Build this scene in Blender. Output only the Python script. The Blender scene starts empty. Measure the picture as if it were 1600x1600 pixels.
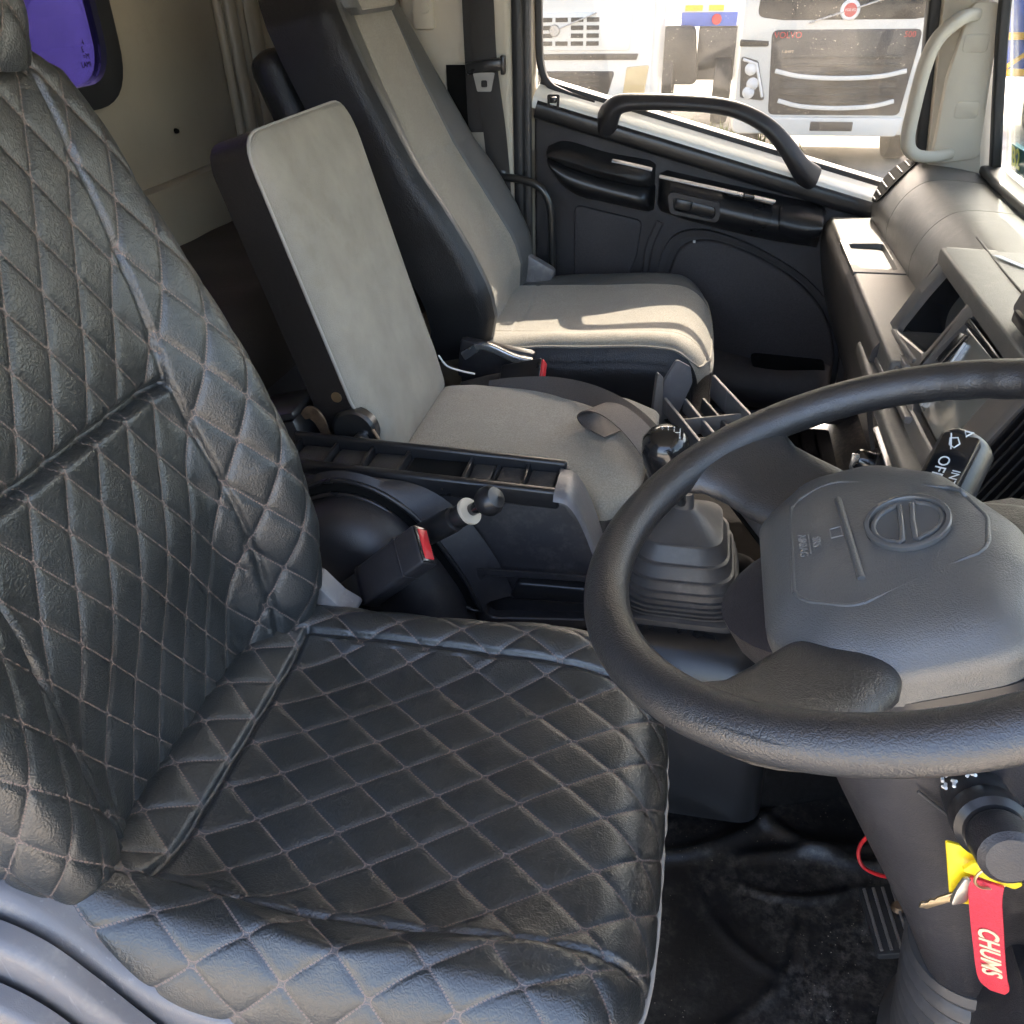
import bpy, bmesh, math, random
import numpy as np
from mathutils import Vector, Matrix
R = math.radians
random.seed(4)
scene = bpy.context.scene
COL = scene.collection

# ---------------------------------------------------------------- camera, sky, sun, exposure
cam_d = bpy.data.cameras.new('camera')
cam = bpy.data.objects.new('camera', cam_d); COL.objects.link(cam)
cam_d.sensor_width = 36.0
cam_d.lens = 36.0 * 1330 / 1600
cam_d.clip_start = 0.02; cam_d.clip_end = 400
PITCH, YAW, ROLL = R(32.8), R(12.4), R(-1.4)
fwd = Vector((-math.sin(YAW) * math.cos(PITCH), math.cos(YAW) * math.cos(PITCH), -math.sin(PITCH)))
rgt = Vector((math.cos(YAW), math.sin(YAW), 0)); upv = rgt.cross(fwd)
r2 = rgt * math.cos(ROLL) + upv * math.sin(ROLL); u2 = -rgt * math.sin(ROLL) + upv * math.cos(ROLL)
cam.matrix_world = Matrix(((r2.x, u2.x, -fwd.x, 0), (r2.y, u2.y, -fwd.y, 0), (r2.z, u2.z, -fwd.z, 1.24), (0, 0, 0, 1)))
scene.camera = cam

SUN_EL, SUN_AZ = R(42), R(4)            # azimuth measured from +Y towards +X
world = bpy.data.worlds.new('World'); scene.world = world; world.use_nodes = True
wn = world.node_tree.nodes; wl = world.node_tree.links
sky = wn.new('ShaderNodeTexSky'); sky.sky_type = 'NISHITA'; sky.sun_disc = False
sky.sun_elevation = SUN_EL; sky.sun_rotation = SUN_AZ
sky.air_density = 1.0; sky.dust_density = 5.0; sky.ozone_density = 1.0
wl.new(sky.outputs[0], wn['Background'].inputs[0]); wn['Background'].inputs[1].default_value = 0.15
sun_d = bpy.data.lights.new('sun', 'SUN'); sun = bpy.data.objects.new('sun', sun_d); COL.objects.link(sun)
sun_d.energy = 3.0; sun_d.angle = R(0.6); sun_d.color = (1.0, 0.95, 0.86)
sdir = Vector((math.sin(SUN_AZ) * math.cos(SUN_EL), math.cos(SUN_AZ) * math.cos(SUN_EL), math.sin(SUN_EL)))
sun.rotation_euler = sdir.to_track_quat('Z', 'Y').to_euler(); sun.location = (0, 6, 6)
vs = scene.view_settings
vs.view_transform = 'Standard'; vs.look = 'None'; vs.gamma = 1.0; vs.exposure = 3.35; vs.use_curve_mapping = False
vs.use_white_balance = True; vs.white_balance_temperature = 7000; vs.white_balance_tint = 14
scene.cycles.use_denoising = True
scene.cycles.max_bounces = 7; scene.cycles.diffuse_bounces = 4; scene.cycles.glossy_bounces = 3
scene.cycles.transparent_max_bounces = 16
scene.cycles.sample_clamp_indirect = 6.0
scene.cycles.use_adaptive_sampling = True; scene.cycles.adaptive_threshold = 0.03

# ---------------------------------------------------------------- materials
MATS = {}
class NT:
    def __init__(s, name):
        s.m = bpy.data.materials.new(name); s.m.use_nodes = True
        s.n = s.m.node_tree.nodes; s.l = s.m.node_tree.links
        s.b = s.n['Principled BSDF']; MATS[name] = s.m
    def node(s, t, **k):
        x = s.n.new(t)
        for a, v in k.items():
            if a in x.inputs: x.inputs[a].default_value = v
            else: setattr(x, a, v)
        return x
    def link(s, a, b): s.l.new(a, b)
    def math(s, op, a, b=None, c=None):
        x = s.n.new('ShaderNodeMath'); x.operation = op
        for i, v in enumerate((a, b, c)):
            if v is None: continue
            if isinstance(v, (int, float)): x.inputs[i].default_value = v
            else: s.l.new(v, x.inputs[i])
        return x.outputs[0]
    def mix(s, f, a, b):
        x = s.n.new('ShaderNodeMix'); x.data_type = 'RGBA'
        for i, v in ((0, f), (6, a), (7, b)):
            if isinstance(v, (int, float)): x.inputs[i].default_value = v
            elif isinstance(v, tuple): x.inputs[i].default_value = (*v, 1)
            else: s.l.new(v, x.inputs[i])
        return x.outputs[2]
    def ramp(s, v, lo, hi):
        x = s.n.new('ShaderNodeMapRange'); x.inputs[1].default_value = lo; x.inputs[2].default_value = hi
        s.l.new(v, x.inputs[0]); return x.outputs[0]

def mat(name, col, rough=0.5, metal=0.0, grain=None, var=0.12, vscale=9.0, dust=None, spec=0.5, coat=0, sheen=0, rvar=0.1, scratch=0):
    """procedural surface: colour mottling, roughness mottling, fine grain relief, dust specks and scuffs"""
    t = NT(name); b = t.b
    tc = t.node('ShaderNodeTexCoord'); co = tc.outputs['Object']
    nz = t.node('ShaderNodeTexNoise', Scale=vscale, Detail=3.0, Roughness=0.6); t.link(co, nz.inputs['Vector'])
    lo = tuple(c * (1 - var) for c in col); hi = tuple(min(1, c * (1 + var)) for c in col)
    c = t.mix(t.ramp(nz.outputs[0], .3, .7), lo, hi)
    rg = t.math('ADD', rough - rvar / 2, t.math('MULTIPLY', nz.outputs[0], rvar))
    if dust:
        dcol, amount = dust
        n2 = t.node('ShaderNodeTexNoise', Scale=42.0, Detail=3.0, Roughness=0.75); t.link(co, n2.inputs['Vector'])
        n3 = t.node('ShaderNodeTexNoise', Scale=5.0, Detail=1.0); t.link(co, n3.inputs['Vector'])
        f = t.math('MULTIPLY', t.ramp(n2.outputs[0], .5, .78), t.ramp(n3.outputs[0], .35, .75))
        f = t.math('MULTIPLY', f, amount); c = t.mix(f, c, dcol)
        rg = t.math('ADD', rg, t.math('MULTIPLY', f, .12))
    if scratch:
        mp = t.node('ShaderNodeMapping'); mp.inputs['Scale'].default_value = (60, 60, 4); mp.inputs['Rotation'].default_value = (.4, .7, .3)
        t.link(co, mp.inputs['Vector'])
        n4 = t.node('ShaderNodeTexNoise', Scale=3.0, Detail=2.0); t.link(mp.outputs[0], n4.inputs['Vector'])
        f = t.math('MULTIPLY', t.ramp(n4.outputs[0], .66, .72), scratch)
        c = t.mix(f, c, tuple(min(1, x * 1.9 + .03) for x in col))
    if grain and grain[2] == 'weave':
        fk = t.node('ShaderNodeTexNoise', Scale=grain[0] * .42, Detail=1.0); t.link(co, fk.inputs['Vector'])
        c = t.mix(t.ramp(fk.outputs[0], .35, .65), c, tuple(x * .72 for x in col))
    t.link(c, b.inputs['Base Color']); t.link(rg, b.inputs['Roughness'])
    b.inputs['Metallic'].default_value = metal
    b.inputs['Specular IOR Level'].default_value = spec
    if coat: b.inputs['Coat Weight'].default_value = coat; b.inputs['Coat Roughness'].default_value = .08
    if sheen: b.inputs['Sheen Weight'].default_value = sheen; b.inputs['Sheen Roughness'].default_value = .5
    if grain:
        sc, st, kind = grain
        if kind == 'leather':
            v = t.node('ShaderNodeTexVoronoi', Scale=sc); 
            wv = t.node('ShaderNodeTexNoise', Scale=sc * .35, Detail=0.0); t.link(co, wv.inputs['Vector'])
            mx = t.node('ShaderNodeVectorMath'); mx.operation = 'MULTIPLY_ADD'
            t.link(wv.outputs['Color'], mx.inputs[0]); mx.inputs[1].default_value = (2.2 / sc,) * 3; t.link(co, mx.inputs[2])
            t.link(mx.outputs[0], v.inputs['Vector']); h = t.ramp(v.outputs['Distance'], .75, .2)
            h = t.math('ADD', h, t.math('MULTIPLY', wv.outputs[0], .5))
        elif kind == 'weave':
            w1 = t.node('ShaderNodeTexNoise', Scale=sc, Detail=3.0, Roughness=.7); t.link(co, w1.inputs['Vector']); h = w1.outputs[0]
        else:
            w1 = t.node('ShaderNodeTexNoise', Scale=sc, Detail=2.0); t.link(co, w1.inputs['Vector']); h = w1.outputs[0]
        bp = t.node('ShaderNodeBump', Strength=st, Distance=.0012); t.link(h, bp.inputs['Height'])
        t.link(bp.outputs[0], b.inputs['Normal'])
    return t.m

def quilt_mat(name, col, rough):
    """leather with stitched thread along the lattice lines held in the UV map (one unit = one lattice cell)"""
    t = NT(name); b = t.b
    uv = t.node('ShaderNodeUVMap', uv_map='lattice'); sp = t.node('ShaderNodeSeparateXYZ'); t.link(uv.outputs[0], sp.inputs[0])
    U, V = sp.outputs[0], sp.outputs[1]
    da = t.math('PINGPONG', U, .5); db = t.math('PINGPONG', V, .5)
    la = t.math('LESS_THAN', da, .017); lb = t.math('LESS_THAN', db, .017)
    dash_a = t.math('GREATER_THAN', t.math('FRACT', t.math('MULTIPLY', V, 15.0)), .34)
    dash_b = t.math('GREATER_THAN', t.math('FRACT', t.math('MULTIPLY', U, 15.0)), .34)
    lines = t.math('MAXIMUM', t.math('MULTIPLY', la, dash_a), t.math('MULTIPLY', lb, dash_b))
    q = t.math('ADD', t.math('SQRT', da), t.math('SQRT', db))
    star = t.math('LESS_THAN', t.math('ABSOLUTE', t.math('SUBTRACT', q, .37)), .042)
    inn = t.math('LESS_THAN', q, .36)
    lines = t.math('MULTIPLY', lines, t.math('SUBTRACT', 1.0, t.math('MULTIPLY', inn, .75)))
    near = t.math('LESS_THAN', t.math('MAXIMUM', da, db), .13)
    th = t.math('MAXIMUM', lines, t.math('MULTIPLY', star, near))
    tc = t.node('ShaderNodeTexCoord'); co = tc.outputs['Object']
    nz = t.node('ShaderNodeTexNoise', Scale=14.0, Detail=3.0); t.link(co, nz.inputs['Vector'])
    base = t.mix(t.ramp(nz.outputs[0], .3, .7), tuple(c * .85 for c in col), tuple(c * 1.2 for c in col))
    c = t.mix(t.math('MULTIPLY', th, .9), base, (.155, .112, .095))
    t.link(c, b.inputs['Base Color'])
    rg = t.math('ADD', rough - .06, t.math('MULTIPLY', nz.outputs[0], .12)); t.link(t.math('MAXIMUM', rg, t.math('MULTIPLY', th, .8)), b.inputs['Roughness'])
    sc = 420.0
    wv = t.node('ShaderNodeTexNoise', Scale=sc * .35, Detail=0.0); t.link(co, wv.inputs['Vector'])
    v = t.node('ShaderNodeTexVoronoi', Scale=sc)
    mx = t.node('ShaderNodeVectorMath'); mx.operation = 'MULTIPLY_ADD'
    t.link(wv.outputs['Color'], mx.inputs[0]); mx.inputs[1].default_value = (2.4 / sc,) * 3; t.link(co, mx.inputs[2]); t.link(mx.outputs[0], v.inputs['Vector'])
    wr = t.node('ShaderNodeTexNoise', Scale=45.0, Detail=1.0); t.link(co, wr.inputs['Vector'])
    h = t.math('ADD', t.ramp(v.outputs['Distance'], .75, .2), t.math('MULTIPLY', wr.outputs[0], .35))
    h = t.math('ADD', h, t.math('MULTIPLY', th, .8))
    bp = t.node('ShaderNodeBump', Strength=.28, Distance=.0010); t.link(h, bp.inputs['Height']); t.link(bp.outputs[0], b.inputs['Normal'])
    b.inputs['Specular IOR Level'].default_value = .85
    return t.m

def glass_mat(name, tint=(1, 1, 1), refl=1.0, dirt=0.0):
    t = NT(name); t.n.remove(t.b); out = t.n['Material Output']
    tr = t.node('ShaderNodeBsdfTransparent'); tr.inputs[0].default_value = (*tint, 1)
    gl = t.node('ShaderNodeBsdfGlossy'); gl.inputs['Roughness'].default_value = .02
    fr = t.node('ShaderNodeFresnel'); fr.inputs[0].default_value = 1.45
    mx = t.node('ShaderNodeMixShader'); t.link(t.math('MULTIPLY', fr.outputs[0], refl), mx.inputs[0]); t.link(tr.outputs[0], mx.inputs[1]); t.link(gl.outputs[0], mx.inputs[2])
    last = mx.outputs[0]
    if dirt:
        tc = t.node('ShaderNodeTexCoord'); co = tc.outputs['Object']
        v = t.node('ShaderNodeTexVoronoi', Scale=95.0); t.link(co, v.inputs['Vector'])
        n = t.node('ShaderNodeTexNoise', Scale=7.0, Detail=4.0); t.link(co, n.inputs['Vector'])
        f = t.math('MULTIPLY', t.math('LESS_THAN', v.outputs['Distance'], .085), t.ramp(n.outputs[0], .42, .6))
        n2 = t.node('ShaderNodeTexNoise', Scale=3.0, Detail=8.0, Roughness=.7); t.link(co, n2.inputs['Vector'])
        f = t.math('ADD', t.math('MULTIPLY', f, .55), t.math('MULTIPLY', t.ramp(n2.outputs[0], .35, .75), .05))
        df = t.node('ShaderNodeBsdfDiffuse'); df.inputs[0].default_value = (.62, .58, .5, 1)
        tl = t.node('ShaderNodeBsdfTranslucent'); tl.inputs[0].default_value = (.62, .58, .5, 1)
        ad = t.node('ShaderNodeMixShader'); ad.inputs[0].default_value = .5; t.link(df.outputs[0], ad.inputs[1]); t.link(tl.outputs[0], ad.inputs[2])
        m2 = t.node('ShaderNodeMixShader'); t.link(t.math('MULTIPLY', f, dirt), m2.inputs[0]); t.link(last, m2.inputs[1]); t.link(ad.outputs[0], m2.inputs[2]); last = m2.outputs[0]
    t.link(last, out.inputs[0]); return t.m

quilt_mat('quilt', (.0165, .0195, .0205), .37)
mat('leather', (.016, .0155, .0165), .36, grain=(420, .35, 'leather'))
mat('leather_sheen_grey', (.085, .085, .082), .38, grain=(420, .3, 'leather'))  # black leather with its grey sheen put into the base colour
mat('fabric', (.335, .305, .25), .85, grain=(900, .7, 'weave'), var=.13, vscale=11, dust=((.20, .165, .12), .35), sheen=.25, spec=.2)
mat('fabric_grey', (.30, .28, .24), .68, grain=(700, .5, 'leather'), var=.12, vscale=12, dust=((.20, .17, .12), .3), spec=.3)
mat('vinyl', (.016, .014, .0135), .40, grain=(380, .3, 'leather'), scratch=.12)
mat('plastic', (.026, .0245, .027), .38, grain=(800, .2, 'leather'), dust=((.25, .22, .19), .18))
mat('plastic_smooth', (.016, .016, .0175), .29, grain=(300, .1, 'n'), dust=((.25, .22, .19), .04))
mat('door_plastic', (.036, .032, .034), .42, grain=(600, .4, 'leather'), dust=((.3, .26, .22), .12))
mat('door_lining', (.055, .048, .050), .65, grain=(800, .5, 'weave'))
mat('wheel_grip', (.021, .021, .022), .34, grain=(800, .26, 'leather'), spec=.8)
mat('hub_plastic', (.082, .083, .080), .36, spec=.8, grain=(900, .24, 'leather'), dust=((.3, .28, .24), .10))
mat('dash_grey', (.115, .112, .104), .40, grain=(700, .35, 'leather'), dust=((.45, .42, .36), .25), var=.06)
mat('emblem', (.085, .086, .084), .22)
mat('dash_dark', (.042, .039, .038), .42, grain=(600, .35, 'leather'), dust=((.35, .32, .28), .22), scratch=.3)
mat('bezel', (.15, .137, .125), .36, grain=(900, .15, 'n'), dust=((.42, .38, .32), .3), var=.06)
mat('seat_shield', (.13, .127, .132), .38, grain=(800, .2, 'n'), dust=((.4, .37, .32), .3), scratch=.3)
mat('rubber', (.052, .050, .050), .42, grain=(250, .15, 'n'), dust=((.3, .27, .24), .3))
mat('rubber_black', (.02, .02, .021), .5, grain=(250, .15, 'n'))
mat('beige', (.50, .455, .37), .45, grain=(900, .25, 'leather'), var=.04, vscale=4, dust=((.3, .25, .18), .12))
mat('wall_trim', (.36, .31, .235), .32, grain=(500, .15, 'n'), var=.08, vscale=3, dust=((.2, .16, .11), .2))
mat('mattress', (.045, .036, .030), .75, grain=(500, .5, 'weave'), var=.4, vscale=5)
mat('webbing', (.035, .032, .031), .6, grain=(1400, .7, 'weave'))
mat('webbing_brown', (.11, .094, .088), .55, grain=(1400, .6, 'weave'))
mat('steel', (.55, .54, .52), .32, metal=1.0, dust=((.3, .25, .2), .3))
mat('rusty_steel', (.22, .15, .10), .5, metal=.7, dust=((.35, .2, .1), .7), var=.4, vscale=40)
mat('black_metal', (.02, .02, .02), .3, metal=.0, coat=.5)
mat('red_plastic', (.62, .03, .035), .35)
mat('red_strap', (.68, .035, .06), .6, grain=(1300, .5, 'weave'))
mat('yellow_plastic', (.80, .58, .02), .4)
mat('brass', (.62, .48, .30), .38, metal=1.0, dust=((.2, .15, .1), .4))
mat('white_print', (.75, .74, .70), .6, var=.03)
mat('tan_print', (.75, .55, .36), .6, var=.05)
mat('grey_print', (.18, .17, .155), .6, var=.1)
mat('thread', (.33, .31, .28), .7)
mat('screen_glass', (.20, .205, .185), .18, coat=.6, var=.04, rvar=.05)
mat('gloss_black', (.012, .012, .013), .18, coat=.5)
mat('satin_silver', (.45, .45, .45), .28, metal=.8)
mat('blue_print', (.05, .25, .6), .5)
mat('hole', (.006, .006, .006), .9, spec=.15)
mat('carpet', (.012, .011, .011), .95, grain=(260, 1.0, 'weave'), spec=.1)
mat('paint_white', (.78, .77, .71), .3, coat=.4, var=.03, vscale=2, dust=((.4, .36, .28), .15))
mat('truck_black', (.016, .017, .019), .40, dust=((.3, .28, .25), .1))
mat('truck_grey', (.042, .042, .045), .40, dust=((.3, .28, .25), .1))
mat('lamp_glass', (.55, .54, .48), .15, coat=1.0, metal=.4)
mat('amber_lamp', (.62, .46, .22), .25, coat=.8)
mat('blue_paint', (.04, .10, .42), .4)
mat('orange_paint', (.85, .42, .03), .5)
mat('red_paint', (.65, .04, .04), .5)
mat('tyre', (.025, .025, .025), .75, grain=(60, .5, 'n'))
mat('ground', (.31, .285, .24), .9, grain=(30, .8, 'n'), var=.25, vscale=1.5)
mat('asphalt', (.13, .125, .115), .9, grain=(60, .8, 'n'), var=.3, vscale=2)
mat('weed', (.16, .19, .04), .8, var=.4, vscale=12)
mat('cargo_blue', (.078, .072, .18), .5, var=.06)
mat('sticker_teal', (.02, .28, .33), .4)
mat('sticker_green', (.45, .62, .04), .4)
mat('paper', (.8, .8, .78), .7)
glass_mat('glass', (.68, .68, .67), .8, dirt=1.0)
glass_mat('windscreen_glass', (.80, .84, .82), .6, dirt=.35)
glass_mat('rear_glass', (.50, .47, .85), .4)

def floor_mat():
    t = NT('floor_vinyl'); b = t.b
    tc = t.node('ShaderNodeTexCoord'); co = tc.outputs['Object']
    n1 = t.node('ShaderNodeTexNoise', Scale=5.0, Detail=9.0, Roughness=.7); t.link(co, n1.inputs['Vector'])
    n2 = t.node('ShaderNodeTexNoise', Scale=70.0, Detail=6.0, Roughness=.8); t.link(co, n2.inputs['Vector'])
    v = t.node('ShaderNodeTexVoronoi', Scale=130.0); t.link(co, v.inputs['Vector'])
    n3 = t.node('ShaderNodeTexNoise', Scale=9.0, Detail=4.0); t.link(co, n3.inputs['Vector'])
    film = t.math('MULTIPLY', t.ramp(n1.outputs[0], .45, .7), t.ramp(n2.outputs[0], .42, .68))
    c = t.mix(t.math('MULTIPLY', film, .85), (.011, .011, .012), (.24, .205, .17))
    speck = t.math('MULTIPLY', t.math('LESS_THAN', v.outputs['Distance'], .11), t.ramp(n3.outputs[0], .50, .62))
    c = t.mix(speck, c, (.42, .36, .28)); t.link(c, b.inputs['Base Color'])
    t.link(t.math('ADD', .30, t.math('MULTIPLY', film, .4)), b.inputs['Roughness'])
    bp = t.node('ShaderNodeBump', Strength=.5, Distance=.002); t.link(n2.outputs[0], bp.inputs['Height']); t.link(bp.outputs[0], b.inputs['Normal'])
floor_mat()

# ---------------------------------------------------------------- helpers
def thing(name, label, cat, loc=(0, 0, 0), group=None):
    o = bpy.data.objects.new(name, None); COL.objects.link(o); o.location = loc; o.empty_display_size = .05
    o['label'] = label; o['category'] = cat
    if group: o['group'] = group
    return o
def tag(o, label, cat, group=None):
    o['label'] = label; o['category'] = cat
    if group: o['group'] = group
    return o
def root_loc(p):
    return p.location.copy() if p.type == 'EMPTY' else Vector((0, 0, 0))      # mesh parts already sit at the world origin
def link(o, parent):
    COL.objects.link(o)
    if parent is not None:
        o.parent = parent; o.matrix_parent_inverse = Matrix.Translation(-root_loc(parent))
    return o
def struct(o): o['kind'] = 'structure'; return o
def add(name, verts, faces, m, parent=None, smooth=True, ang=40, uv=None, uvname='lattice'):
    me = bpy.data.meshes.new(name); me.from_pydata([tuple(v) for v in verts], [], faces); me.update()
    if isinstance(m, str): m = MATS[m]
    me.materials.append(m)
    if uv is not None:
        ul = me.uv_layers.new(name=uvname); idx = np.empty(len(me.loops), dtype=np.int32); me.loops.foreach_get('vertex_index', idx)
        ul.data.foreach_set('uv', np.asarray(uv, dtype=np.float32)[idx].ravel())
    if smooth:
        me.shade_smooth(); me.set_sharp_from_angle(angle=R(ang))
    return link(bpy.data.objects.new(name, me), parent)
def from_bm(name, bm, m, parent=None, ang=40):
    bmesh.ops.recalc_face_normals(bm, faces=bm.faces)
    me = bpy.data.meshes.new(name); bm.to_mesh(me); bm.free()
    me.materials.append(MATS[m] if isinstance(m, str) else m); me.shade_smooth(); me.set_sharp_from_angle(angle=R(ang))
    return link(bpy.data.objects.new(name, me), parent)
def box(name, lo, hi, m, parent=None, bev=.004, seg=2, rot=None, piv=None, taper=None):
    """bevelled box between two corners; rot = euler about its centre (or piv); taper = (sx, sy) of the top face"""
    lo = Vector(lo); hi = Vector(hi); c = (lo + hi) / 2; d = hi - lo
    bm = bmesh.new(); bmesh.ops.create_cube(bm, size=1.0)
    for v in bm.verts:
        k = (1, 1)
        if taper and v.co.z > 0: k = taper
        v.co = Vector((v.co.x * d.x * k[0], v.co.y * d.y * k[1], v.co.z * d.z))
    if bev > 0: bmesh.ops.bevel(bm, geom=list(bm.edges), offset=min(bev, min(d) * .49), segments=seg, affect='EDGES', profile=.5, clamp_overlap=True)
    M = Matrix.Translation(c)
    if rot:
        p = Vector(piv) if piv else c
        M = Matrix.Translation(p) @ (Matrix.Rotation(rot[2], 4, 'Z') @ Matrix.Rotation(rot[1], 4, 'Y') @ Matrix.Rotation(rot[0], 4, 'X')) @ Matrix.Translation(c - p)
    bm.transform(M); return from_bm(name, bm, m, parent)
def rounded(poly, r, n=5):
    """round the corners of a closed 2-D polygon; r a number or a list"""
    out = []; N = len(poly)
    for i in range(N):
        p0, p1, p2 = (np.array(poly[(i + k) % N], float) for k in (-1, 0, 1))
        ri = r[i] if isinstance(r, (list, tuple)) else r
        a, b = p0 - p1, p2 - p1; la, lb = np.linalg.norm(a), np.linalg.norm(b)
        if ri <= 0 or la < 1e-9 or lb < 1e-9: out.append(tuple(p1)); continue
        a /= la; b /= lb; cosv = np.clip(a @ b, -1, 1); h = math.acos(cosv) / 2
        if h > 1.55: out.append(tuple(p1)); continue
        d = min(ri / math.tan(h), la * .48, lb * .48)
        s, e = p1 + a * d, p1 + b * d
        for k in range(n + 1):
            t = k / n; out.append(tuple((1 - t) ** 2 * s + 2 * t * (1 - t) * p1 + t * t * e))
    return out
def basis(N, up=(0, 0, 1)):
    N = Vector(N).normalized(); up = Vector(up) if abs(Vector(up).normalized().dot(N)) < .98 else Vector((0, 0, 1)); U = up.cross(N).normalized(); V = N.cross(U); return U, V, N
def prism(name, poly, O, U, V, depth, m, parent=None, bev=.003, seg=2, ang=40):
    """polygon in the (U, V) plane through O, front face towards U x V, extruded backwards by depth"""
    O, U, V = Vector(O), Vector(U).normalized(), Vector(V).normalized(); N = U.cross(V)
    bm = bmesh.new(); f = [bm.verts.new(O + U * a + V * b) for a, b in poly]; k = [bm.verts.new(O + U * a + V * b - N * depth) for a, b in poly]
    n = len(poly); ff = bm.faces.new(f); bm.faces.new(k[::-1])
    for i in range(n): bm.faces.new((f[i], k[i], k[(i + 1) % n], f[(i + 1) % n]))
    bmesh.ops.recalc_face_normals(bm, faces=bm.faces)
    if bev > 0: bmesh.ops.bevel(bm, geom=list(ff.edges), offset=bev, segments=seg, affect='EDGES', profile=.5, clamp_overlap=True)
    return from_bm(name, bm, m, parent, ang)
def ringplate(name, outer, inner, O, U, V, depth, m, parent=None, wall=None):
    """plate with a hole: outer and inner loops of equal length; wall = how far the hole's walls go back"""
    O, U, V = Vector(O), Vector(U).normalized(), Vector(V).normalized(); N = U.cross(V); n = len(outer); wall = wall or depth
    P = []
    e = .0025
    cin = np.mean(np.array(inner), axis=0)
    for loop, dz, k in ((outer, -depth, 1), (outer, 0, 1), (inner, 0, 1 + e / .05), (inner, -e, 1), (inner, -wall, 1)):
        for a, b in loop:
            a2, b2 = cin + (np.array((a, b)) - cin) * k if loop is inner else (a, b)
            P.append(O + U * a2 + V * b2 + N * dz)
    F = []
    for L in range(4):
        for i in range(n): F.append((L * n + i, L * n + (i + 1) % n, (L + 1) * n + (i + 1) % n, (L + 1) * n + i))
    me = add(name, P, F, m, parent, ang=35)
    bm = bmesh.new(); bm.from_mesh(me.data); bmesh.ops.recalc_face_normals(bm, faces=bm.faces); bm.to_mesh(me.data); bm.free()
    return me
def catmull(pts, n=8, closed=False):
    P = [np.array(p, float) for p in pts]; out = []; N = len(P)
    for i in range(N if closed else N - 1):
        p1, p2 = P[i], P[(i + 1) % N]
        p0 = P[(i - 1) % N] if (closed or i > 0) else 2 * p1 - p2
        p3 = P[(i + 2) % N] if (closed or i + 2 < N) else 2 * p2 - p1
        for k in range(n):
            t = k / n; out.append(.5 * ((2 * p1) + (-p0 + p2) * t + (2 * p0 - 5 * p1 + 4 * p2 - p3) * t * t + (-p0 + 3 * p1 - 3 * p2 + p3) * t ** 3))
    if not closed: out.append(P[-1])
    return out
def sweep(name, pts, sec, m, parent=None, closed=False, caps=True, up=None, scale=None, smooth=8, ang=40):
    """sweep a 2-D section along a smoothed path; sec = list of (a, b) or a radius; scale = per-point factors; up fixes the section's b axis"""
    if isinstance(sec, (int, float)): sec = [(sec * math.cos(2 * math.pi * k / 12), sec * math.sin(2 * math.pi * k / 12)) for k in range(12)]
    if smooth:
        n0 = len(pts); full = catmull(pts, smooth, closed)
        if scale is not None:
            s2 = [float(x) for x in catmull([(s,) for s in scale], smooth, closed)]; scale = s2
        pts = full
    P = [Vector(p) for p in pts]; n = len(P); V, F = [], []; k = len(sec); B = None
    for i in range(n):
        a = P[(i - 1) % n] if (closed or i > 0) else P[i]; b = P[(i + 1) % n] if (closed or i < n - 1) else P[i]
        T = (b - a).normalized()
        if up is not None: b_ = Vector(up)
        else: b_ = B if B is not None else (Vector((0, 0, 1)) if abs(T.z) < .9 else Vector((0, 1, 0)))
        A = b_.cross(T).normalized(); B = T.cross(A).normalized()
        s = scale[i] if scale is not None else 1.0
        for x, y in sec: V.append(P[i] + A * x * s + B * y * s)
    for i in range(n if closed else n - 1):
        j = (i + 1) % n
        for q in range(k): F.append((i * k + q, i * k + (q + 1) % k, j * k + (q + 1) % k, j * k + q))
    if caps and not closed: F.append(tuple(range(k - 1, -1, -1))); F.append(tuple((n - 1) * k + q for q in range(k)))
    return add(name, V, F, m, parent, ang=ang)
def sect(w, h, r, n=4):
    return rounded([(-w / 2, -h / 2), (w / 2, -h / 2), (w / 2, h / 2), (-w / 2, h / 2)], r, n)
def lathe(name, prof, O, axis, m, parent=None, n=40, sx=1.0, sy=1.0, ang=40, up=(0, 1, 0)):
    U, V, N = basis(axis, up); O = Vector(O); P, F = [], []
    for r, h in prof:
        for k in range(n):
            a = 2 * math.pi * k / n; P.append(O + U * r * sx * math.cos(a) + V * r * sy * math.sin(a) + N * h)
    for i in range(len(prof) - 1):
        for k in range(n): F.append((i * n + k, i * n + (k + 1) % n, (i + 1) * n + (k + 1) % n, (i + 1) * n + k))
    F.append(tuple(range(n - 1, -1, -1))); F.append(tuple((len(prof) - 1) * n + k for k in range(n)))
    return add(name, P, F, m, parent, ang=ang)
def loft(name, rings, m, parent=None, closed=True, caps=True, ang=40):
    k = len(rings[0]); P = [p for r in rings for p in r]; F = []
    for i in range(len(rings) - 1):
        for q in range(k if closed else k - 1): F.append((i * k + q, i * k + (q + 1) % k, (i + 1) * k + (q + 1) % k, (i + 1) * k + q))
    if caps: F.append(tuple(range(k - 1, -1, -1))); F.append(tuple((len(rings) - 1) * k + q for q in range(k)))
    return add(name, P, F, m, parent, ang=ang)
def gridmesh(name, X, Y, Z, m, parent=None, uv=None, mask=None, ang=60, flip=False):
    nu, nv = X.shape; V = np.stack([X, Y, Z], -1).reshape(-1, 3); F = []
    for i in range(nu - 1):
        for j in range(nv - 1):
            if mask is not None and not mask[i, j]: continue
            q = (i * nv + j, i * nv + j + 1, (i + 1) * nv + j + 1, (i + 1) * nv + j); F.append(q[::-1] if flip else q)
    if mask is not None:
        used = sorted({k for f in F for k in f}); mp = {k: i for i, k in enumerate(used)}
        V = V[used]; F = [tuple(mp[k] for k in f) for f in F]; uv = uv.reshape(-1, 2)[used] if uv is not None else None
    elif uv is not None: uv = uv.reshape(-1, 2)
    return add(name, V, F, m, parent, ang=ang, uv=uv)
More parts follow.
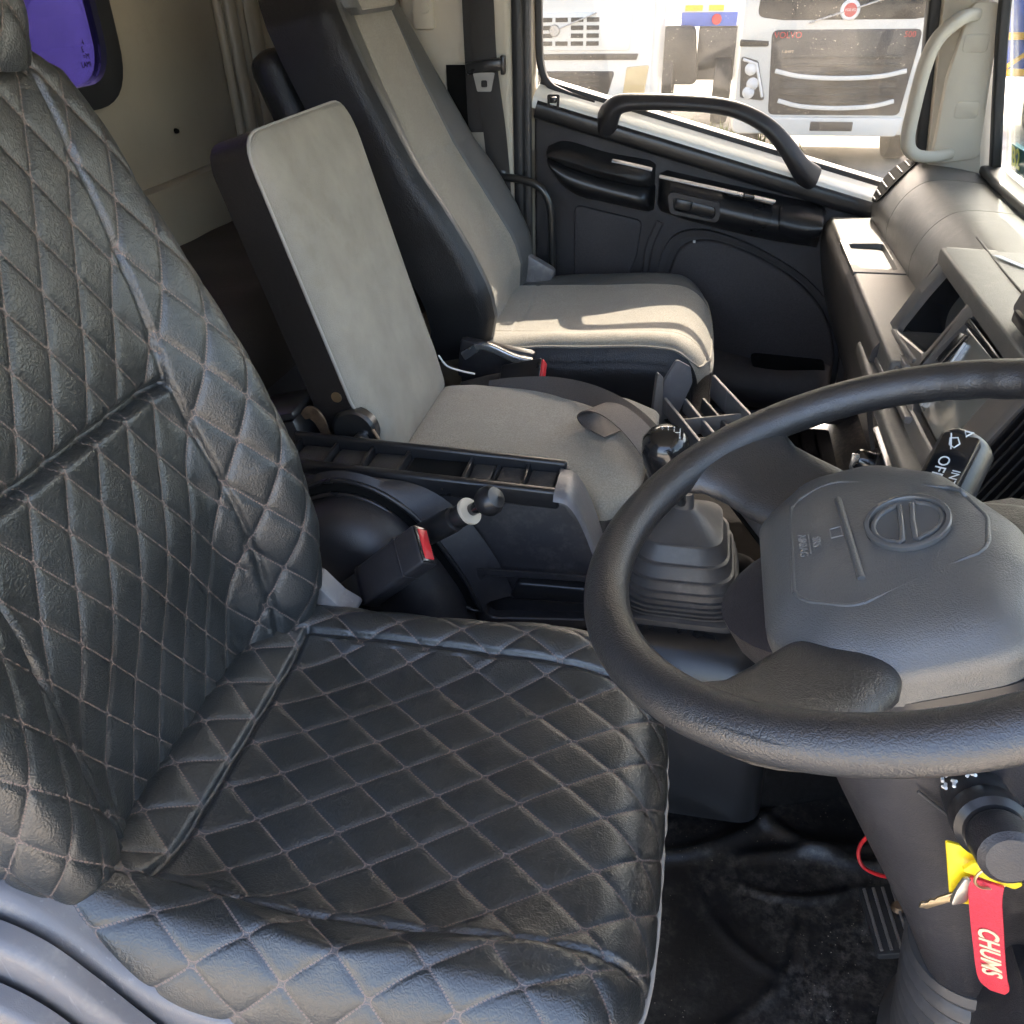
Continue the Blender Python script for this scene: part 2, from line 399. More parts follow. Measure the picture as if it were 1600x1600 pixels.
def text(name, s, size, O, U, V, m, parent=None, ext=.0006, align='CENTER', shear=0, bold=0):
    cu = bpy.data.curves.new(name, 'FONT'); cu.body = s; cu.size = size; cu.extrude = ext; cu.align_x = align; cu.align_y = 'CENTER'
    cu.shear = shear; cu.offset = bold; cu.resolution_u = 3; cu.materials.append(MATS[m])
    U = Vector(U).normalized(); V = Vector(V).normalized(); N = U.cross(V).normalized(); V = N.cross(U)
    tmp = bpy.data.objects.new(name, cu); COL.objects.link(tmp)
    me = bpy.data.meshes.new_from_object(tmp.evaluated_get(bpy.context.evaluated_depsgraph_get())); bpy.data.objects.remove(tmp)
    o = bpy.data.objects.new(name, me); link(o, parent)
    M = Matrix((U, V, N)).transposed().to_4x4(); M.translation = Vector(O)
    if parent is not None: o.matrix_parent_inverse = Matrix.Translation(-root_loc(parent))
    o.matrix_basis = M
    return o
def sstep(x, a, b):
    t = np.clip((np.asarray(x, float) - a) / (b - a), 0, 1); return t * t * (3 - 2 * t)
def roll(d, flat, r):
    """unfolded distance -> (flat distance, drop): flat, then a quarter arc of radius r, then straight down"""
    d = np.asarray(d, float); th = np.clip((d - flat) / r, 0, math.pi / 2)
    return np.where(d <= flat, d, flat + r * np.sin(th)), np.where(d <= flat, 0, r * (1 - np.cos(th)) + np.maximum(0, d - flat - r * math.pi / 2))
def offset_normal(X, Y, Z, H):
    P = np.stack([X, Y, Z], -1); du = np.gradient(P, axis=0); dv = np.gradient(P, axis=1)
    N = np.cross(du, dv); N /= np.linalg.norm(N, axis=-1, keepdims=True) + 1e-12; return P + N * H[..., None], N
def pillow(a, b, w=.085):
    da = np.abs(a - np.round(a)); db = np.abs(b - np.round(b))
    g = lambda d: 1 - np.exp(-d / w)
    return g(da) * g(db) * .75 + .25 * np.abs(np.sin(np.pi * a) * np.sin(np.pi * b))
rng = np.random.default_rng(7)
def waves(X, Y, amp, freqs, seed):
    r = np.random.default_rng(seed); H = np.zeros_like(X)
    for f in freqs:
        for _ in range(3):
            th = r.uniform(0, math.pi); H += np.sin((X * math.cos(th) + Y * math.sin(th)) * f + r.uniform(0, 6)) / f
    return H / (np.abs(H).max() + 1e-9) * amp
# ================================================================ setting: the cab shell and the yard outside
def ray_rect(loop, x0, x1, y0, y1):
    c = np.mean(np.array(loop), axis=0); out = []
    for p in loop:
        d = np.array(p) - c; ts = []
        if abs(d[0]) > 1e-9: ts.append(((x1 if d[0] > 0 else x0) - c[0]) / d[0])
        if abs(d[1]) > 1e-9: ts.append(((y1 if d[1] > 0 else y0) - c[1]) / d[1])
        out.append(tuple(c + d * min(ts)))
    return out
gx, gy = np.meshgrid(np.linspace(-1.25, .95, 420), np.linspace(.12, 2.56, 420), indexing='ij')
gz = waves(gx, gy, .007, (9, 17, 31), 3) * sstep(gx, -.2, .1) + .010 * np.exp(-((gy - .93 - .25 * (gx - .2)) / .012) ** 2) * sstep(gx, .05, .3) + .9 * np.maximum(0, gx - .46)
for fx0, fy0, fang, fl, fh, fw in ((.12, .93, .5, .16, .012, .012), (.30, .95, -.3, .14, .014, .016), (.26, .86, .15, .10, .007, .007), (.22, .72, 1.0, .10, .006, .010), (.33, .66, .6, .12, .008, .014), (.14, .78, -.8, .09, .005, .008), (.38, .90, 1.3, .08, .010, .012), (.10, .62, .2, .12, .006, .012)):
    ca, sa = math.cos(fang), math.sin(fang); uu = (gx - fx0) * ca + (gy - fy0) * sa; vv_ = -(gx - fx0) * sa + (gy - fy0) * ca - .25 * uu * uu / fl
    gz = gz + fh * np.exp(-(uu / fl) ** 4) * np.exp(-(vv_ / fw) ** 2)
struct(gridmesh('floor', gx, gy, gz, 'floor_vinyl', ang=80))
# rear wall with the rounded window opening
win = rounded([(1.15, 1.035), (1.755, 1.035), (1.755, 1.42), (1.15, 1.42)], .10, 8)
rw = struct(ringplate('rear_wall', ray_rect(win, -.1, 2.75, -.2, 1.85), win, (-1.2, 0, 0), (0, 1, 0), (0, 0, 1), .03, 'wall_trim'))
box('trim_panel', (-1.215, .15, .50), (-1.168, 2.2, .835), 'wall_trim', rw, .012)
for yy, rr in ((2.21, .012), (2.26, .022), (2.31, .016), (2.355, .035), (2.42, .05)):
    sweep('corner_fold', [(-1.19, yy, .45), (-1.185, yy + .004, .8), (-1.19, yy, 1.3), (-1.19, yy, 1.75)], rr, 'wall_trim', rw)
lathe('trim_clip', [(.0, .006), (.004, .005), (.006, 0), (.006, -.006)], (-1.196, 1.93, .93), (1, 0, 0), 'hole', rw, 12)
sw = struct(box('side_wall', (-1.25, 2.47, -.1), (-.46, 2.56, 1.75), 'wall_trim', None, .01))
struct(box('roof', (-1.3, .20, 1.75), (.50, 2.62, 1.80), 'beige', None, .01))
struct(box('sun_stop_wall', (-.46, 2.50, 1.17), (.50, 2.58, 1.76), 'beige', None, .01))  # lower edge brought down out of view to keep sun off the middle seat
struct(box('side_wall', (-1.25, .12, -.1), (-.72, .19, 1.75), 'wall_trim', None, .01))
struct(box('sun_stop_header', (.44, .20, 1.42), (.64, 2.60, 1.80), 'beige', None, .02))  # unseen box added to stop sun through the upper windscreen
struct(box('front_wall', (.86, .0, -.3), (.92, 2.7, .76), 'plastic', None, .01))
# rear window: rubber seal, pane, printed mark
rwin = thing('rear_window', 'rear cab window with rounded corner, black rubber seal and blue view', 'window', (-1.2, 1.2, 1.3))
wout = rounded([(1.127, 1.012), (1.778, 1.012), (1.778, 1.443), (1.127, 1.443)], .115, 8)
wi = rounded([(1.17, 1.055), (1.735, 1.055), (1.735, 1.40), (1.17, 1.40)], .085, 8)
ringplate('seal', wout, wi, (-1.188, 0, 0), (0, 1, 0), (0, 0, 1), .03, 'rubber_black', rwin)
prism('pane', wi, (-1.203, 0, 0), (0, 1, 0), (0, 0, 1), .005, 'rear_glass', rwin, 0)
for k, (s, z) in enumerate((('4', 1.128), ('E', 1.116), ('=M', 1.104), ('LAMI', 1.09))):
    text('glass_mark', s, .014, (-1.1985, 1.675 - .006 * (k % 2), z), (0, 1, 0), (0, 0, 1), 'gloss_black', rwin, .0002)
cb = thing('cargo_body', 'blue painted cargo body wall standing behind the rear window', 'cargo body', (-1.55, 1.2, -.6))
box('panel', (-1.62, -.2, -.6), (-1.52, 2.7, 2.6), 'cargo_blue', cb, .01)
for y in (.9, 1.6, 2.25): box('rib', (-1.52, y, -.6), (-1.50, y + .04, 2.6), 'cargo_blue', cb, .006)
# bunk behind the seats
bk = thing('bunk', 'dark brown vinyl bunk mattress behind the seats', 'bunk', (-1.0, 1.3, .4))
gx, gy = np.meshgrid(np.linspace(0, .50, 50), np.linspace(.16, 2.42, 90), indexing='ij')
fx, dz = roll(gx, .30, .05)
h = waves(gx, gy, .010, (8, 19, 37), 11)
gridmesh('mattress', -1.165 + fx + h * .2, gy, .70 - dz + h, 'mattress', bk, ang=80)
box('base', (-1.165, .16, .02), (-.86, 2.42, .56), 'plastic', bk, .01)
sp = thing('bunk_bracket', 'black angled plastic bracket beside the middle seat hinge', 'bracket', (-.66, 1.2, .5))
box('body', (-.70, 1.17, .40), (-.60, 1.30, .60), 'plastic_smooth', sp, .012, rot=(0, -.25, 0))
box('lip', (-.715, 1.165, .60), (-.62, 1.27, .615), 'plastic_smooth', sp, .006, rot=(0, -.25, 0))

fm = thing('floor_mat', 'black carpet floor mat in the passenger footwell', 'floor mat', (.2, 2.1, .01))
box('mat', (.02, 1.80, .012), (.455, 2.46, .026), 'carpet', fm, .005)
for k in range(9): box('mat_rib', (.05 + .045 * k, 1.84, .0255), (.062 + .045 * k, 2.42, .031), 'carpet', fm, .002)
# ---- B pillar trim, door jamb, belt
pt = struct(box('pillar_trim', (-.80, 2.425, .02), (-.505, 2.50, 1.75), 'beige', None, .02, 3))
ringplate('belt_slot', rounded([(-.700, .845), (-.560, .845), (-.560, 1.035), (-.700, 1.035)], .015), rounded([(-.680, .87), (-.575, .87), (-.575, 1.02), (-.680, 1.02)], .012), (0, 2.4235, 0), (1, 0, 0), (0, 0, 1), .004, 'beige', pt)
box('upper_pillar', (-.76, 2.405, 1.10), (-.70, 2.43, 1.75), 'beige', pt, .012)
box('door_seal', (-.507, 2.43, .02), (-.478, 2.49, 1.75), 'rubber_black', pt, .01)
box('jamb', (-.480, 2.452, .02), (-.462, 2.50, 1.75), 'rubber', pt, .005)
for z in (.955, 1.15): lathe('trim_cap', [(0, .003), (.011, .002), (.012, -.002)], (-.722, 2.403, z), (0, -1, 0), 'beige', pt, 16)
sb = thing('seat_belt', 'black seat belt with metal tongue hanging on the beige pillar', 'seat belt', (-.56, 2.39, .7))
wsec = sect(.062, .0025, .001, 2)
sweep('webbing', [(-.580, 2.405, 1.60), (-.574, 2.404, 1.15), (-.569, 2.400, 1.03), (-.560, 2.392, .96), (-.548, 2.398, .85), (-.540, 2.405, .70), (-.535, 2.41, .45)], wsec, 'webbing', sb, up=(0, -1, 0))
sweep('webbing_return', [(-.602, 2.408, 1.60), (-.600, 2.408, 1.0), (-.598, 2.408, .86)], sect(.05, .0025, .001, 2), 'webbing', sb, up=(0, -1, 0))
tg = box('tongue_grip', (-.618, 2.375, 1.005), (-.52, 2.402, 1.034), 'plastic_smooth', sb, .008, rot=(0, -.12, 0))
ringplate('tongue', rounded([(-.588, .962), (-.598, 1.006), (-.540, 1.006), (-.551, .962)], .004, 3), rounded([(-.577, .972), (-.577, .988), (-.561, .988), (-.561, .972)], .004, 3), (0, 2.378, 0), (1, 0, 0), (0, 0, 1), .003, 'steel', tg)
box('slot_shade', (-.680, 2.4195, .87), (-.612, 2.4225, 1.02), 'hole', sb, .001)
box('belt_stop', (-.526, 2.378, 1.00), (-.514, 2.400, 1.045), 'plastic_smooth', sb, .004)
gb = thing('grab_bar', 'black bent tube grab bar beside the passenger seat', 'grab bar', (-.40, 2.42, .3))
sweep('tube', [(-.535, 2.405, .748), (-.47, 2.395, .742), (-.425, 2.39, .725), (-.398, 2.39, .68), (-.392, 2.39, .60), (-.392, 2.395, .42), (-.392, 2.40, .28)], .011, 'black_metal', gb, smooth=6)
box('mount', (-.56, 2.40, .73), (-.52, 2.425, .768), 'plastic_smooth', gb, .006)

# ---- passenger side A pillar, its grab handle, windscreen
ap = struct(loft('front_pillar', [[Vector((xa, 2.46, z)), Vector((xa - .005, 2.36, z)), Vector((xb - .03, 2.315, z)), Vector((xb, 2.33, z)), Vector((xb + .005, 2.46, z))] for xa, xb, z in ((.560, .712, .60), (.545, .678, .80), (.520, .633, 1.0), (.495, .598, 1.2), (.44, .53, 1.7))], 'beige', None))
sweep('windscreen_seal', [(.712, 2.315, .62), (.677, 2.30, .80), (.634, 2.30, 1.0), (.598, 2.30, 1.2), (.53, 2.30, 1.7)], sect(.022, .03, .006), 'rubber_black', ap)
sweep('door_seal', [(.555, 2.435, .66), (.540, 2.43, .80), (.515, 2.43, 1.0), (.49, 2.43, 1.2), (.44, 2.43, 1.66)], sect(.045, .05, .012), 'rubber_black', ap)
ah = thing('pillar_handle', 'beige grab handle on the front pillar', 'grab handle', (.55, 2.32, .85))
sweep('grip', [(.560, 2.325, 1.125), (.520, 2.275, 1.120), (.478, 2.255, 1.085), (.462, 2.252, 1.03), (.458, 2.252, .95), (.460, 2.255, .88), (.480, 2.262, .848), (.525, 2.285, .838), (.575, 2.325, .84)], sect(.030, .026, .011), 'beige', ah, smooth=6)
prism('base_plate', rounded([(.535, .815), (.640, .83), (.605, 1.15), (.545, 1.15), (.528, 1.0)], .02), (0, 2.312, 0), (1, 0, 0), (0, 0, 1), .02, 'beige', ah, .006)
for z, x in ((1.07, .575), (.935, .590)):
    prism('screw_cover', rounded([(x - .03, z - .018), (x + .022, z - .018), (x + .022, z + .018), (x - .03, z + .018)], .01), (0, 2.3105, 0), (1, 0, 0), (0, 0, 1), .004, 'beige', ah, .0015)
ws = thing('windscreen', 'windscreen glass in front of the dashboard', 'windscreen', (.75, 1.3, .76))
prism('pane', [(.10, 0), (2.32, 0), (2.32, .95), (.10, .95)], (.722, 0, .76), (0, 1, 0), (-.24, 0, .95), .005, 'windscreen_glass', ws, 0)
st = thing('windscreen_sticker', 'teal sticker with yellow-green lettering on the windscreen', 'sticker', (.73, 2.2, .86))
WU, WV = Vector((0, -1, 0)), Vector((-.24, 0, .95)).normalized()
prism('backing', [(0, 0), (.20, 0), (.20, .058), (0, .058)], (.7035, 2.280, .815), WU, WV, .0004, 'sticker_teal', st, 0)
text('lettering', 'B2', .060, (.6950, 2.240, .844), WU, WV, 'sticker_green', st, .0003, bold=.0015)
wl_ = thing('windscreen_label', 'small white printed label low on the windscreen', 'label', (.75, 2.2, .77))
prism('backing', [(0, 0), (.10, 0), (.10, .10), (0, .10)], (.712, 2.275, .700), WU, WV, .0004, 'paper', wl_, 0)
for k, w in ((0, .02), (1, .045), (2, .035), (3, .01)):
    prism('print_line', [(0, 0), (w, 0), (w, .0016), (0, .0016)], (.7105 - .0035 * k, 2.255 - .01 * (k % 2), .716 + .014 * k), WU, WV, .0003, 'truck_grey', wl_, 0)

# ---------------------------------------------------------------- the yard outside
gx, gy = np.meshgrid(np.linspace(-120, 120, 60), np.linspace(-120, 120, 60), indexing='ij')
struct(gridmesh('ground', gx, gy, -1.15 + 0 * gx, 'ground'))
struct(box('road', (-30, 7.5, -1.2), (30, 11.8, -1.142), 'asphalt', None, 0))

def truck_a(T, X, Y):
    """cab-over lorry seen from the front; X = its centre, Y = front plane, z from the yard at -1.15"""
    def r(poly, y, d, m, n, b=.02): return prism(n, poly, (X, Y - y, 0), (1, 0, 0), (0, 0, 1), d, m, T, b)
    r(rounded([(-1.25, -.72), (1.25, -.72), (1.25, 1.9), (-1.25, 1.9)], .12), 0, 2.2, 'paint_white', 'cab_body', .06)
    r(rounded([(-1.08, .62), (-.75, .58), (.75, .58), (1.08, .62), (1.0, 1.6), (-1.0, 1.6)], .10), .012, .06, 'truck_black', 'upper_panel', .015)
    gz = .48
    r(rounded([(-.88, gz), (.88, gz), (.80, -.48), (-.80, -.48)], .08), .012, .05, 'truck_grey', 'grille', .012)
    for k in range(7): r([(-.7, .16 - k * .085), (.7, .16 - k * .085), (.7, .195 - k * .085), (-.7, .195 - k * .085)], .024, .02, 'truck_black', 'slat', .004)
    for zc in (-.02, -.36):
        w = .78 if zc > -.2 else .70
        pts = [(X - w, Y - .03, zc + .05), (X - w * .6, Y - .05, zc - .01), (X, Y - .06, zc - .03), (X + w * .6, Y - .05, zc - .01), (X + w, Y - .03, zc + .05)]
        sweep('grille_bar', pts, sect(.05, .05, .01), 'paint_white', T)
    for s in (-1, 1):
        r(rounded([(s * 1.22, .20), (s * 1.0, .14), (s * .86, -.32), (s * 1.18, -.28)][::s], .04), .02, .08, 'truck_grey', 'headlight', .015)
        for q_, (lx, lz) in enumerate(((1.08, .05), (1.04, -.12), (1.08, -.22))): lathe('lamp_lens', [(0, .03), (.05, .025), (.075, .0)], (X + s * lx, Y - .02, lz), (0, -1, 0), 'paper', T, 20)
        sweep('lamp_strip', [(X + s * 1.19, Y - .03, .16), (X + s * 1.02, Y - .03, .11), (X + s * .90, Y - .03, -.27)], .018, 'paper', T, smooth=0)
        r(rounded([(s * 1.25, .38), (s * .9, .36), (s * .9, .30), (s * 1.25, .30)][::s], .02), .015, .05, 'truck_black', 'vent', .01)
    r(rounded([(-.86, -.50), (.86, -.50), (.80, -.72), (-.80, -.72)], .03), .05, .1, 'paint_white', 'bumper', .02)
    for k in (-.06, 0, .06): lathe('bolt_hole', [(0, .002), (.012, .001)], (X + k - .1, Y - .052, -.60), (0, -1, 0), 'hole', T, 10)
    sweep('badge_bar', [(X - .46, Y - .03, .55), (X + .6, Y - .03, .86)], sect(.035, .02, .006), 'satin_silver', T, smooth=0)
    lathe('badge', [(0, .02), (.10, .02), (.115, .0)], (X, Y - .025, .685), (0, -1, 0), 'paper', T, 28)
    lathe('badge_centre', [(0, .006), (.07, .005), (.075, 0)], (X, Y - .046, .685), (0, -1, 0), 'red_paint', T, 28)
    text('badge_text', 'VOLVO', .04, (X, Y - .056, .685), (1, 0, 0), (0, 0, 1), 'paper', T, .002)
    r(rounded([(-.26, -.55), (.26, -.55), (.26, -.66), (-.26, -.66)], .01), .06, .02, 'truck_grey', 'plate_holder', .004)
    text('maker_text', 'VOLVO', .10, (X - .68, Y - .016, .42), (1, 0, 0), (0, 0, 1), 'red_paint', T, .002)
    text('model_text', '500', .09, (X + .74, Y - .016, .42), (1, 0, 0), (0, 0, 1), 'red_paint', T, .002)
    text('fuel_text', '1-SHIFT', .045, (X - .66, Y - .016, .24), (1, 0, 0), (0, 0, 1), 'tan_print', T, .002)
    for s in (-1, 1): tyre(T, X + s * 1.0, Y + 1.0)
def tyre(T, x, y, rad=.5):
    lathe('wheel', [(0, .14), (.20, .14), (.24, .10), (.30, .13), (.40, .15), (rad - .02, .13), (rad, .09), (rad, -.09), (rad - .02, -.13), (.3, -.14), (0, -.14)], (x, y, -1.15 + rad), (1, 0, 0), 'tyre', T, 32)
t1 = thing('truck', 'white cab-over truck with dark grille panel and round red badge', 'truck', (1.58, 12.5, -1.15))
truck_a(t1, 1.58, 12.5)
t2 = thing('truck', 'white truck with slatted white grille and amber corner lamp seen beside the door pillar', 'truck', (-2.0, 10.5, -1.15))
def r2_(poly, y, d, m, n, b=.02): return prism(n, poly, (0, 10.5 - y, 0), (1, 0, 0), (0, 0, 1), d, m, t2, b)
r2_(rounded([(-3.0, -.70), (-.62, -.70), (-.62, 2.0), (-3.0, 2.0)], .16), 0, 2.2, 'paint_white', 'cab_body', .07)
r2_(rounded([(-2.75, .42), (-.88, .42), (-.86, .78), (-2.75, .78)], .05), .02, .05, 'paint_white', 'grille_panel', .012)
for rw_ in range(4):
    for cx in range(7):
        x0 = -1.29 - cx * .17
        if x0 < -2.6: continue
        if cx == 2 and rw_ in (1, 2): continue
        r2_([(x0 - .06, .47 + rw_ * .075), (x0 + .075, .47 + rw_ * .075), (x0 + .075, .512 + rw_ * .075), (x0 - .06, .512 + rw_ * .075)], .027, .02, 'truck_black', 'grille_slot', 0)
lathe('badge', [(0, .02), (.05, .02), (.06, 0)], (-1.70, 10.47, .615), (0, -1, 0), 'satin_silver', t2, 24)
sweep('badge_bar', [(-1.66, 10.465, .63), (-1.24, 10.465, .78)], sect(.022, .014, .004), 'satin_silver', t2, smooth=0)
r2_([(-2.9, .33), (-.80, .33), (-.78, .39), (-2.9, .39)], .015, .04, 'truck_black', 'dark_strip', .004)
r2_(rounded([(-2.8, .22), (-1.03, .22), (-1.10, -.02), (-2.6, -.02)], .03), .015, .05, 'truck_black', 'lower_intake', .01)
for k in range(4): r2_([(-2.6, .02 + k * .05), (-1.2, .02 + k * .05), (-1.2, .035 + k * .05), (-2.6, .035 + k * .05)], .022, .02, 'truck_grey', 'slat', .003)
r2_(rounded([(-.90, .26), (-.66, .28), (-.70, -.04), (-.94, -.06)], .02), .02, .06, 'amber_lamp', 'corner_lamp', .01)
r2_([(-2.9, -.70), (-.70, -.70), (-.85, -.38), (-2.9, -.38)], .02, .05, 'truck_grey', 'bumper_step', .01)
tyre(t2, -.85, 11.6)
t3 = thing('truck', 'far truck with blue panel and dark chassis glimpsed between the two white trucks', 'truck', (-.2, 16.5, -1.15))
def r3_(poly, y, d, m, n, b=.02): return prism(n, poly, (0, 16.5 - y, 0), (1, 0, 0), (0, 0, 1), d, m, t3, b)
r3_([(-1.5, .40), (1.2, .40), (1.2, 2.6), (-1.5, 2.6)], 0, 3, 'paint_white', 'container', .03)
r3_([(-.55, .30), (.35, .30), (.35, .50), (-.55, .50)], .03, .06, 'blue_paint', 'blue_panel', .01)
r3_([(-.50, .52), (-.22, .52), (-.22, .60), (-.50, .60)], .03, .03, 'orange_paint', 'reflector', 0)
r3_([(-.12, .52), (.12, .52), (.12, .60), (-.12, .60)], .03, .03, 'orange_paint', 'reflector', 0)
lathe('tail_lamp', [(0, .02), (.07, .02), (.08, 0)], (.02, 16.45, .40), (0, -1, 0), 'red_paint', t3, 16)
r3_(rounded([(-1.1, .30), (-.3, .32), (-.2, -.55), (-1.2, -.55)], .12), .25, .3, 'truck_black', 'mudguard', .05)
r3_([(-.25, .28), (1.0, .28), (1.0, -.5), (-.25, -.5)], .0, .6, 'truck_grey', 'chassis', .02)
for x in (-.75, .2): tyre(t3, x, 16.4)
wd = []
for k in range(900):
    x, y = random.gauss(.0, .45), random.gauss(14.2, .5); a = random.uniform(0, 6.28); h = random.uniform(.05, .28); dx, dy = math.cos(a) * .03, math.sin(a) * .03
    wd.append(((x - dx, y - dy, -1.15), (x + dx, y + dy, -1.15), (x + random.gauss(0, .06), y + random.gauss(0, .06), -1.15 + h)))
wo = add('weeds', [p for t in wd for p in t], [(3 * i, 3 * i + 1, 3 * i + 2) for i in range(len(wd))], 'weed', None, False); wo['kind'] = 'stuff'; tag(wo, 'yellow-green weeds growing between the parked trucks', 'weeds')
# blue trailer seen through the windscreen
tl = thing('trailer', 'blue trailer with orange frame seen through the windscreen', 'trailer', (6.5, 15, -1.15))
box('body', (4.0, 15.0, -.3), (10.5, 17.4, 2.4), 'blue_paint', tl, .03)
for z in (.18, -.28): box('rail', (4.0, 14.93, z), (10.5, 15.0, z + .09), 'orange_paint', tl, .01)
for k in range(5): sweep('brace', [(4.05 + k * 1.2, 14.95, -.25), (4.65 + k * 1.2, 14.95, .2)], sect(.07, .05, .01), 'orange_paint', tl, smooth=0)
box('upper_board', (4.0, 14.96, .75), (10.5, 15.0, 2.3), 'paper', tl, .01)
for x in (5.0, 6.2, 9.0): tyre(tl, x, 15.6)
# ================================================================ driver seat: quilted black leather
DY = .60
PX, PY = .090, .0625
ds = thing('driver_seat', 'black quilted leather driver seat with brown diamond stitching', 'seat', (-.25, DY, .0))
def lat(a, b, ox=0, oy=0, py=PY):
    A = (a - ox) / PX + (b - oy) / py; B = (a - ox) / PX - (b - oy) / py
    return A, B
# cushion -------------------------------------------------
S0, S1, W = -.03, .70, .302
s, t = np.meshgrid(np.linspace(S0, S1, 300), np.linspace(-W, W, 300), indexing='ij')
at_ = np.abs(t)
fy, dzy = roll(at_, .215, .055)
fx, dzx = roll(np.maximum(s, 0) , .515, .060); fx = fx + np.minimum(s, 0)
X = -.545 + fx; Y = DY + np.sign(t) * fy
X = X - .045 * (fy / .27) ** 4 * sstep(s, .15, .58)
Z = .488 - (dzy ** 2.2 + dzx ** 2.2) ** (1 / 2.2)
Z = Z + .030 * np.exp(-((at_ - .225) / .055) ** 2) * sstep(s, -.02, .15) * (1 - .6 * sstep(s, .40, .58))     # bolsters
Z = Z + .030 * np.exp(-((s - .035) / .05) ** 2)                                                            # rear roll
Z = Z + .012 * np.exp(-((s - .46) / .10) ** 2) + .035 * np.exp(-((s - .02) / .09) ** 2) * sstep(-t, .13, .24)
seam_side = np.exp(-((at_ - .178 - .01 * np.sin(s * 7)) / .0035) ** 2) * sstep(s, .085, .095)
seam_rear = np.exp(-((s - .092) / .0035) ** 2) * (at_ < .19)
H = waves(s, t, .0018, (14, 27), 5)
fold = np.exp(-(((t + .205) - .02 * np.sin(s * 16)) / .012) ** 2) * sstep(s, .05, .2) * (1 - sstep(s, .45, .6))
zone = np.where(at_ > .178, 1, 0)
ox = np.where(zone == 1, .017, .0) + np.where((s < .092) & (zone == 0), .03, 0)
oy = np.where(zone == 1, .02, .0)
A, B = lat(s - .329, t + .152, ox, oy)
P, N = offset_normal(X, Y, Z, pillow(A, B, .05) * .0032 + H - seam_side * .006 - seam_rear * .008 + fold * .006 - .004)
cu = gridmesh('cushion', P[..., 0], P[..., 1], P[..., 2], 'quilt', ds, uv=np.stack([A, B], -1), ang=180)
# piping along the front lower edge of the cushion
ie = 268
pp = [Vector(P[ie, j]) for j in range(14, 286, 8)]
sweep('piping', pp, .0032, 'thread', cu, smooth=3)
# inner board that closes the cushion underneath
box('cushion_base', (-.54, DY - .245, .30), (.0, DY + .245, .435), 'vinyl', ds, .02)
# backrest --------------------------------------------------
zc = np.array([.470, .55, .65, .75, .86, .95, 1.04, 1.10, 1.16, 1.20, 1.215]); xc = np.array([-.515, -.520, -.530, -.540, -.548, -.563, -.580, -.592, -.606, -.625, -.655])
arc = np.concatenate([[0], np.cumsum(np.hypot(np.diff(zc), np.diff(xc)))])
hwz = lambda z: np.interp(z, [.40, .50, .60, .75, .95, 1.06, 1.12, 1.16, 1.19, 1.22], [.205, .225, .245, .252, .245, .236, .228, .212, .17, .12])
Bz = lambda z: np.interp(z, [.45, .55, .64, .74, .86, .96, 1.05, 1.15, 1.22], [.03, .075, .088, .085, .058, .032, .012, .0, .0])
q, t = np.meshgrid(np.linspace(0, arc[-1], 330), np.linspace(-1, 1, 300), indexing='ij')
Zc = np.interp(q, arc, zc); Xc = np.interp(q, arc, xc)
hw = hwz(Zc); D = t * (hw + .10); at_ = np.abs(D)
fy, dr = roll(at_, 0 * hw, .03)
flat = hw - .022
th = np.clip((at_ - flat) / .034, 0, math.pi / 2)
fy = np.where(at_ <= flat, at_, flat + .034 * np.sin(th)); back = np.where(at_ <= flat, 0, .034 * (1 - np.cos(th)) + np.maximum(0, at_ - flat - .034 * math.pi / 2))
bol = Bz(Zc) * sstep(at_ / hw, .50, .93) * np.where(D < 0, .62, 1.0)
lumb = .016 * np.exp(-((Zc - .72) / .09) ** 2) * (1 - sstep(at_, .12, .22))
X = Xc + bol - back + lumb; Y = DY + np.sign(D) * fy; Z = Zc - .15 * back * 0 + 0 * t
seam_v = np.exp(-((at_ - np.interp(Zc, [.45, .62, .87, 1.0, 1.2], [.165, .168, .150, .160, .165])) / .0032) ** 2)
zs = .868
seam_h = np.exp(-((Zc - zs) / .0055) ** 2) * (at_ < .150)
under = np.exp(-np.maximum(0, Zc - zs) / .03) * (Zc > zs) * (at_ < .150)
H = waves(q, D, .0016, (14, 27), 9)
sd = np.where(at_ > .158, 1, 0); up = np.where((Zc > zs) & (sd == 0), 1, 0)
oy = np.where(sd == 1, np.sign(D) * .012, 0) ; ox = np.where(sd == 1, .02, 0) + up * .012
A, B = lat(q - .25, D, ox, oy, .0500)
P, N = offset_normal(X, Y, Z, -(pillow(A, B, .055) * .0044 + H - seam_v * .006 - seam_h * .012 - under * .007))
# normals of this grid point backwards, so the signs above are flipped
bk_ = gridmesh('backrest', P[..., 0], P[..., 1], P[..., 2], 'quilt', ds, uv=np.stack([A, B], -1), ang=180)
jj = int(np.argmin(np.abs(D[150] - (flat[150] + .034 * math.pi / 2 - .004))))
jj = max(jj, 299 - jj)
sweep('piping', [Vector(P[i, jj]) + Vector((-.001, .0012, 0)) for i in range(6, 318, 8)], .0028, 'thread', bk_, smooth=2)
box('back_shell', (-.70, DY - .225, .46), (-.60, DY + .225, 1.13), 'vinyl', ds, .03, 3, rot=(0, -.13, 0))
# headrest -----------------------------------------------------
s, t = np.meshgrid(np.linspace(0, 1, 110), np.linspace(-1, 1, 130), indexing='ij')
hq = .40 * s; Dh = t * .25; ah_ = np.abs(Dh)
fy, back = roll(ah_, .125, .045)
top, dtop = roll(hq, .28, .05)
fz, dz0 = roll(np.maximum(0, .05 - hq), 0.001, .05)
X = -.578 - .10 * hq - back - dtop - dz0 * .6 + .0 * t; Y = DY + np.sign(Dh) * fy; Z = 1.172 + np.minimum(top, .33)
A, B = lat(hq, Dh, .01, .0, .0500)
P, N = offset_normal(X, Y, Z, -(pillow(A, B) * .006))
hr = gridmesh('headrest', P[..., 0], P[..., 1], P[..., 2], 'quilt', ds, uv=np.stack([A, B], -1), ang=180)
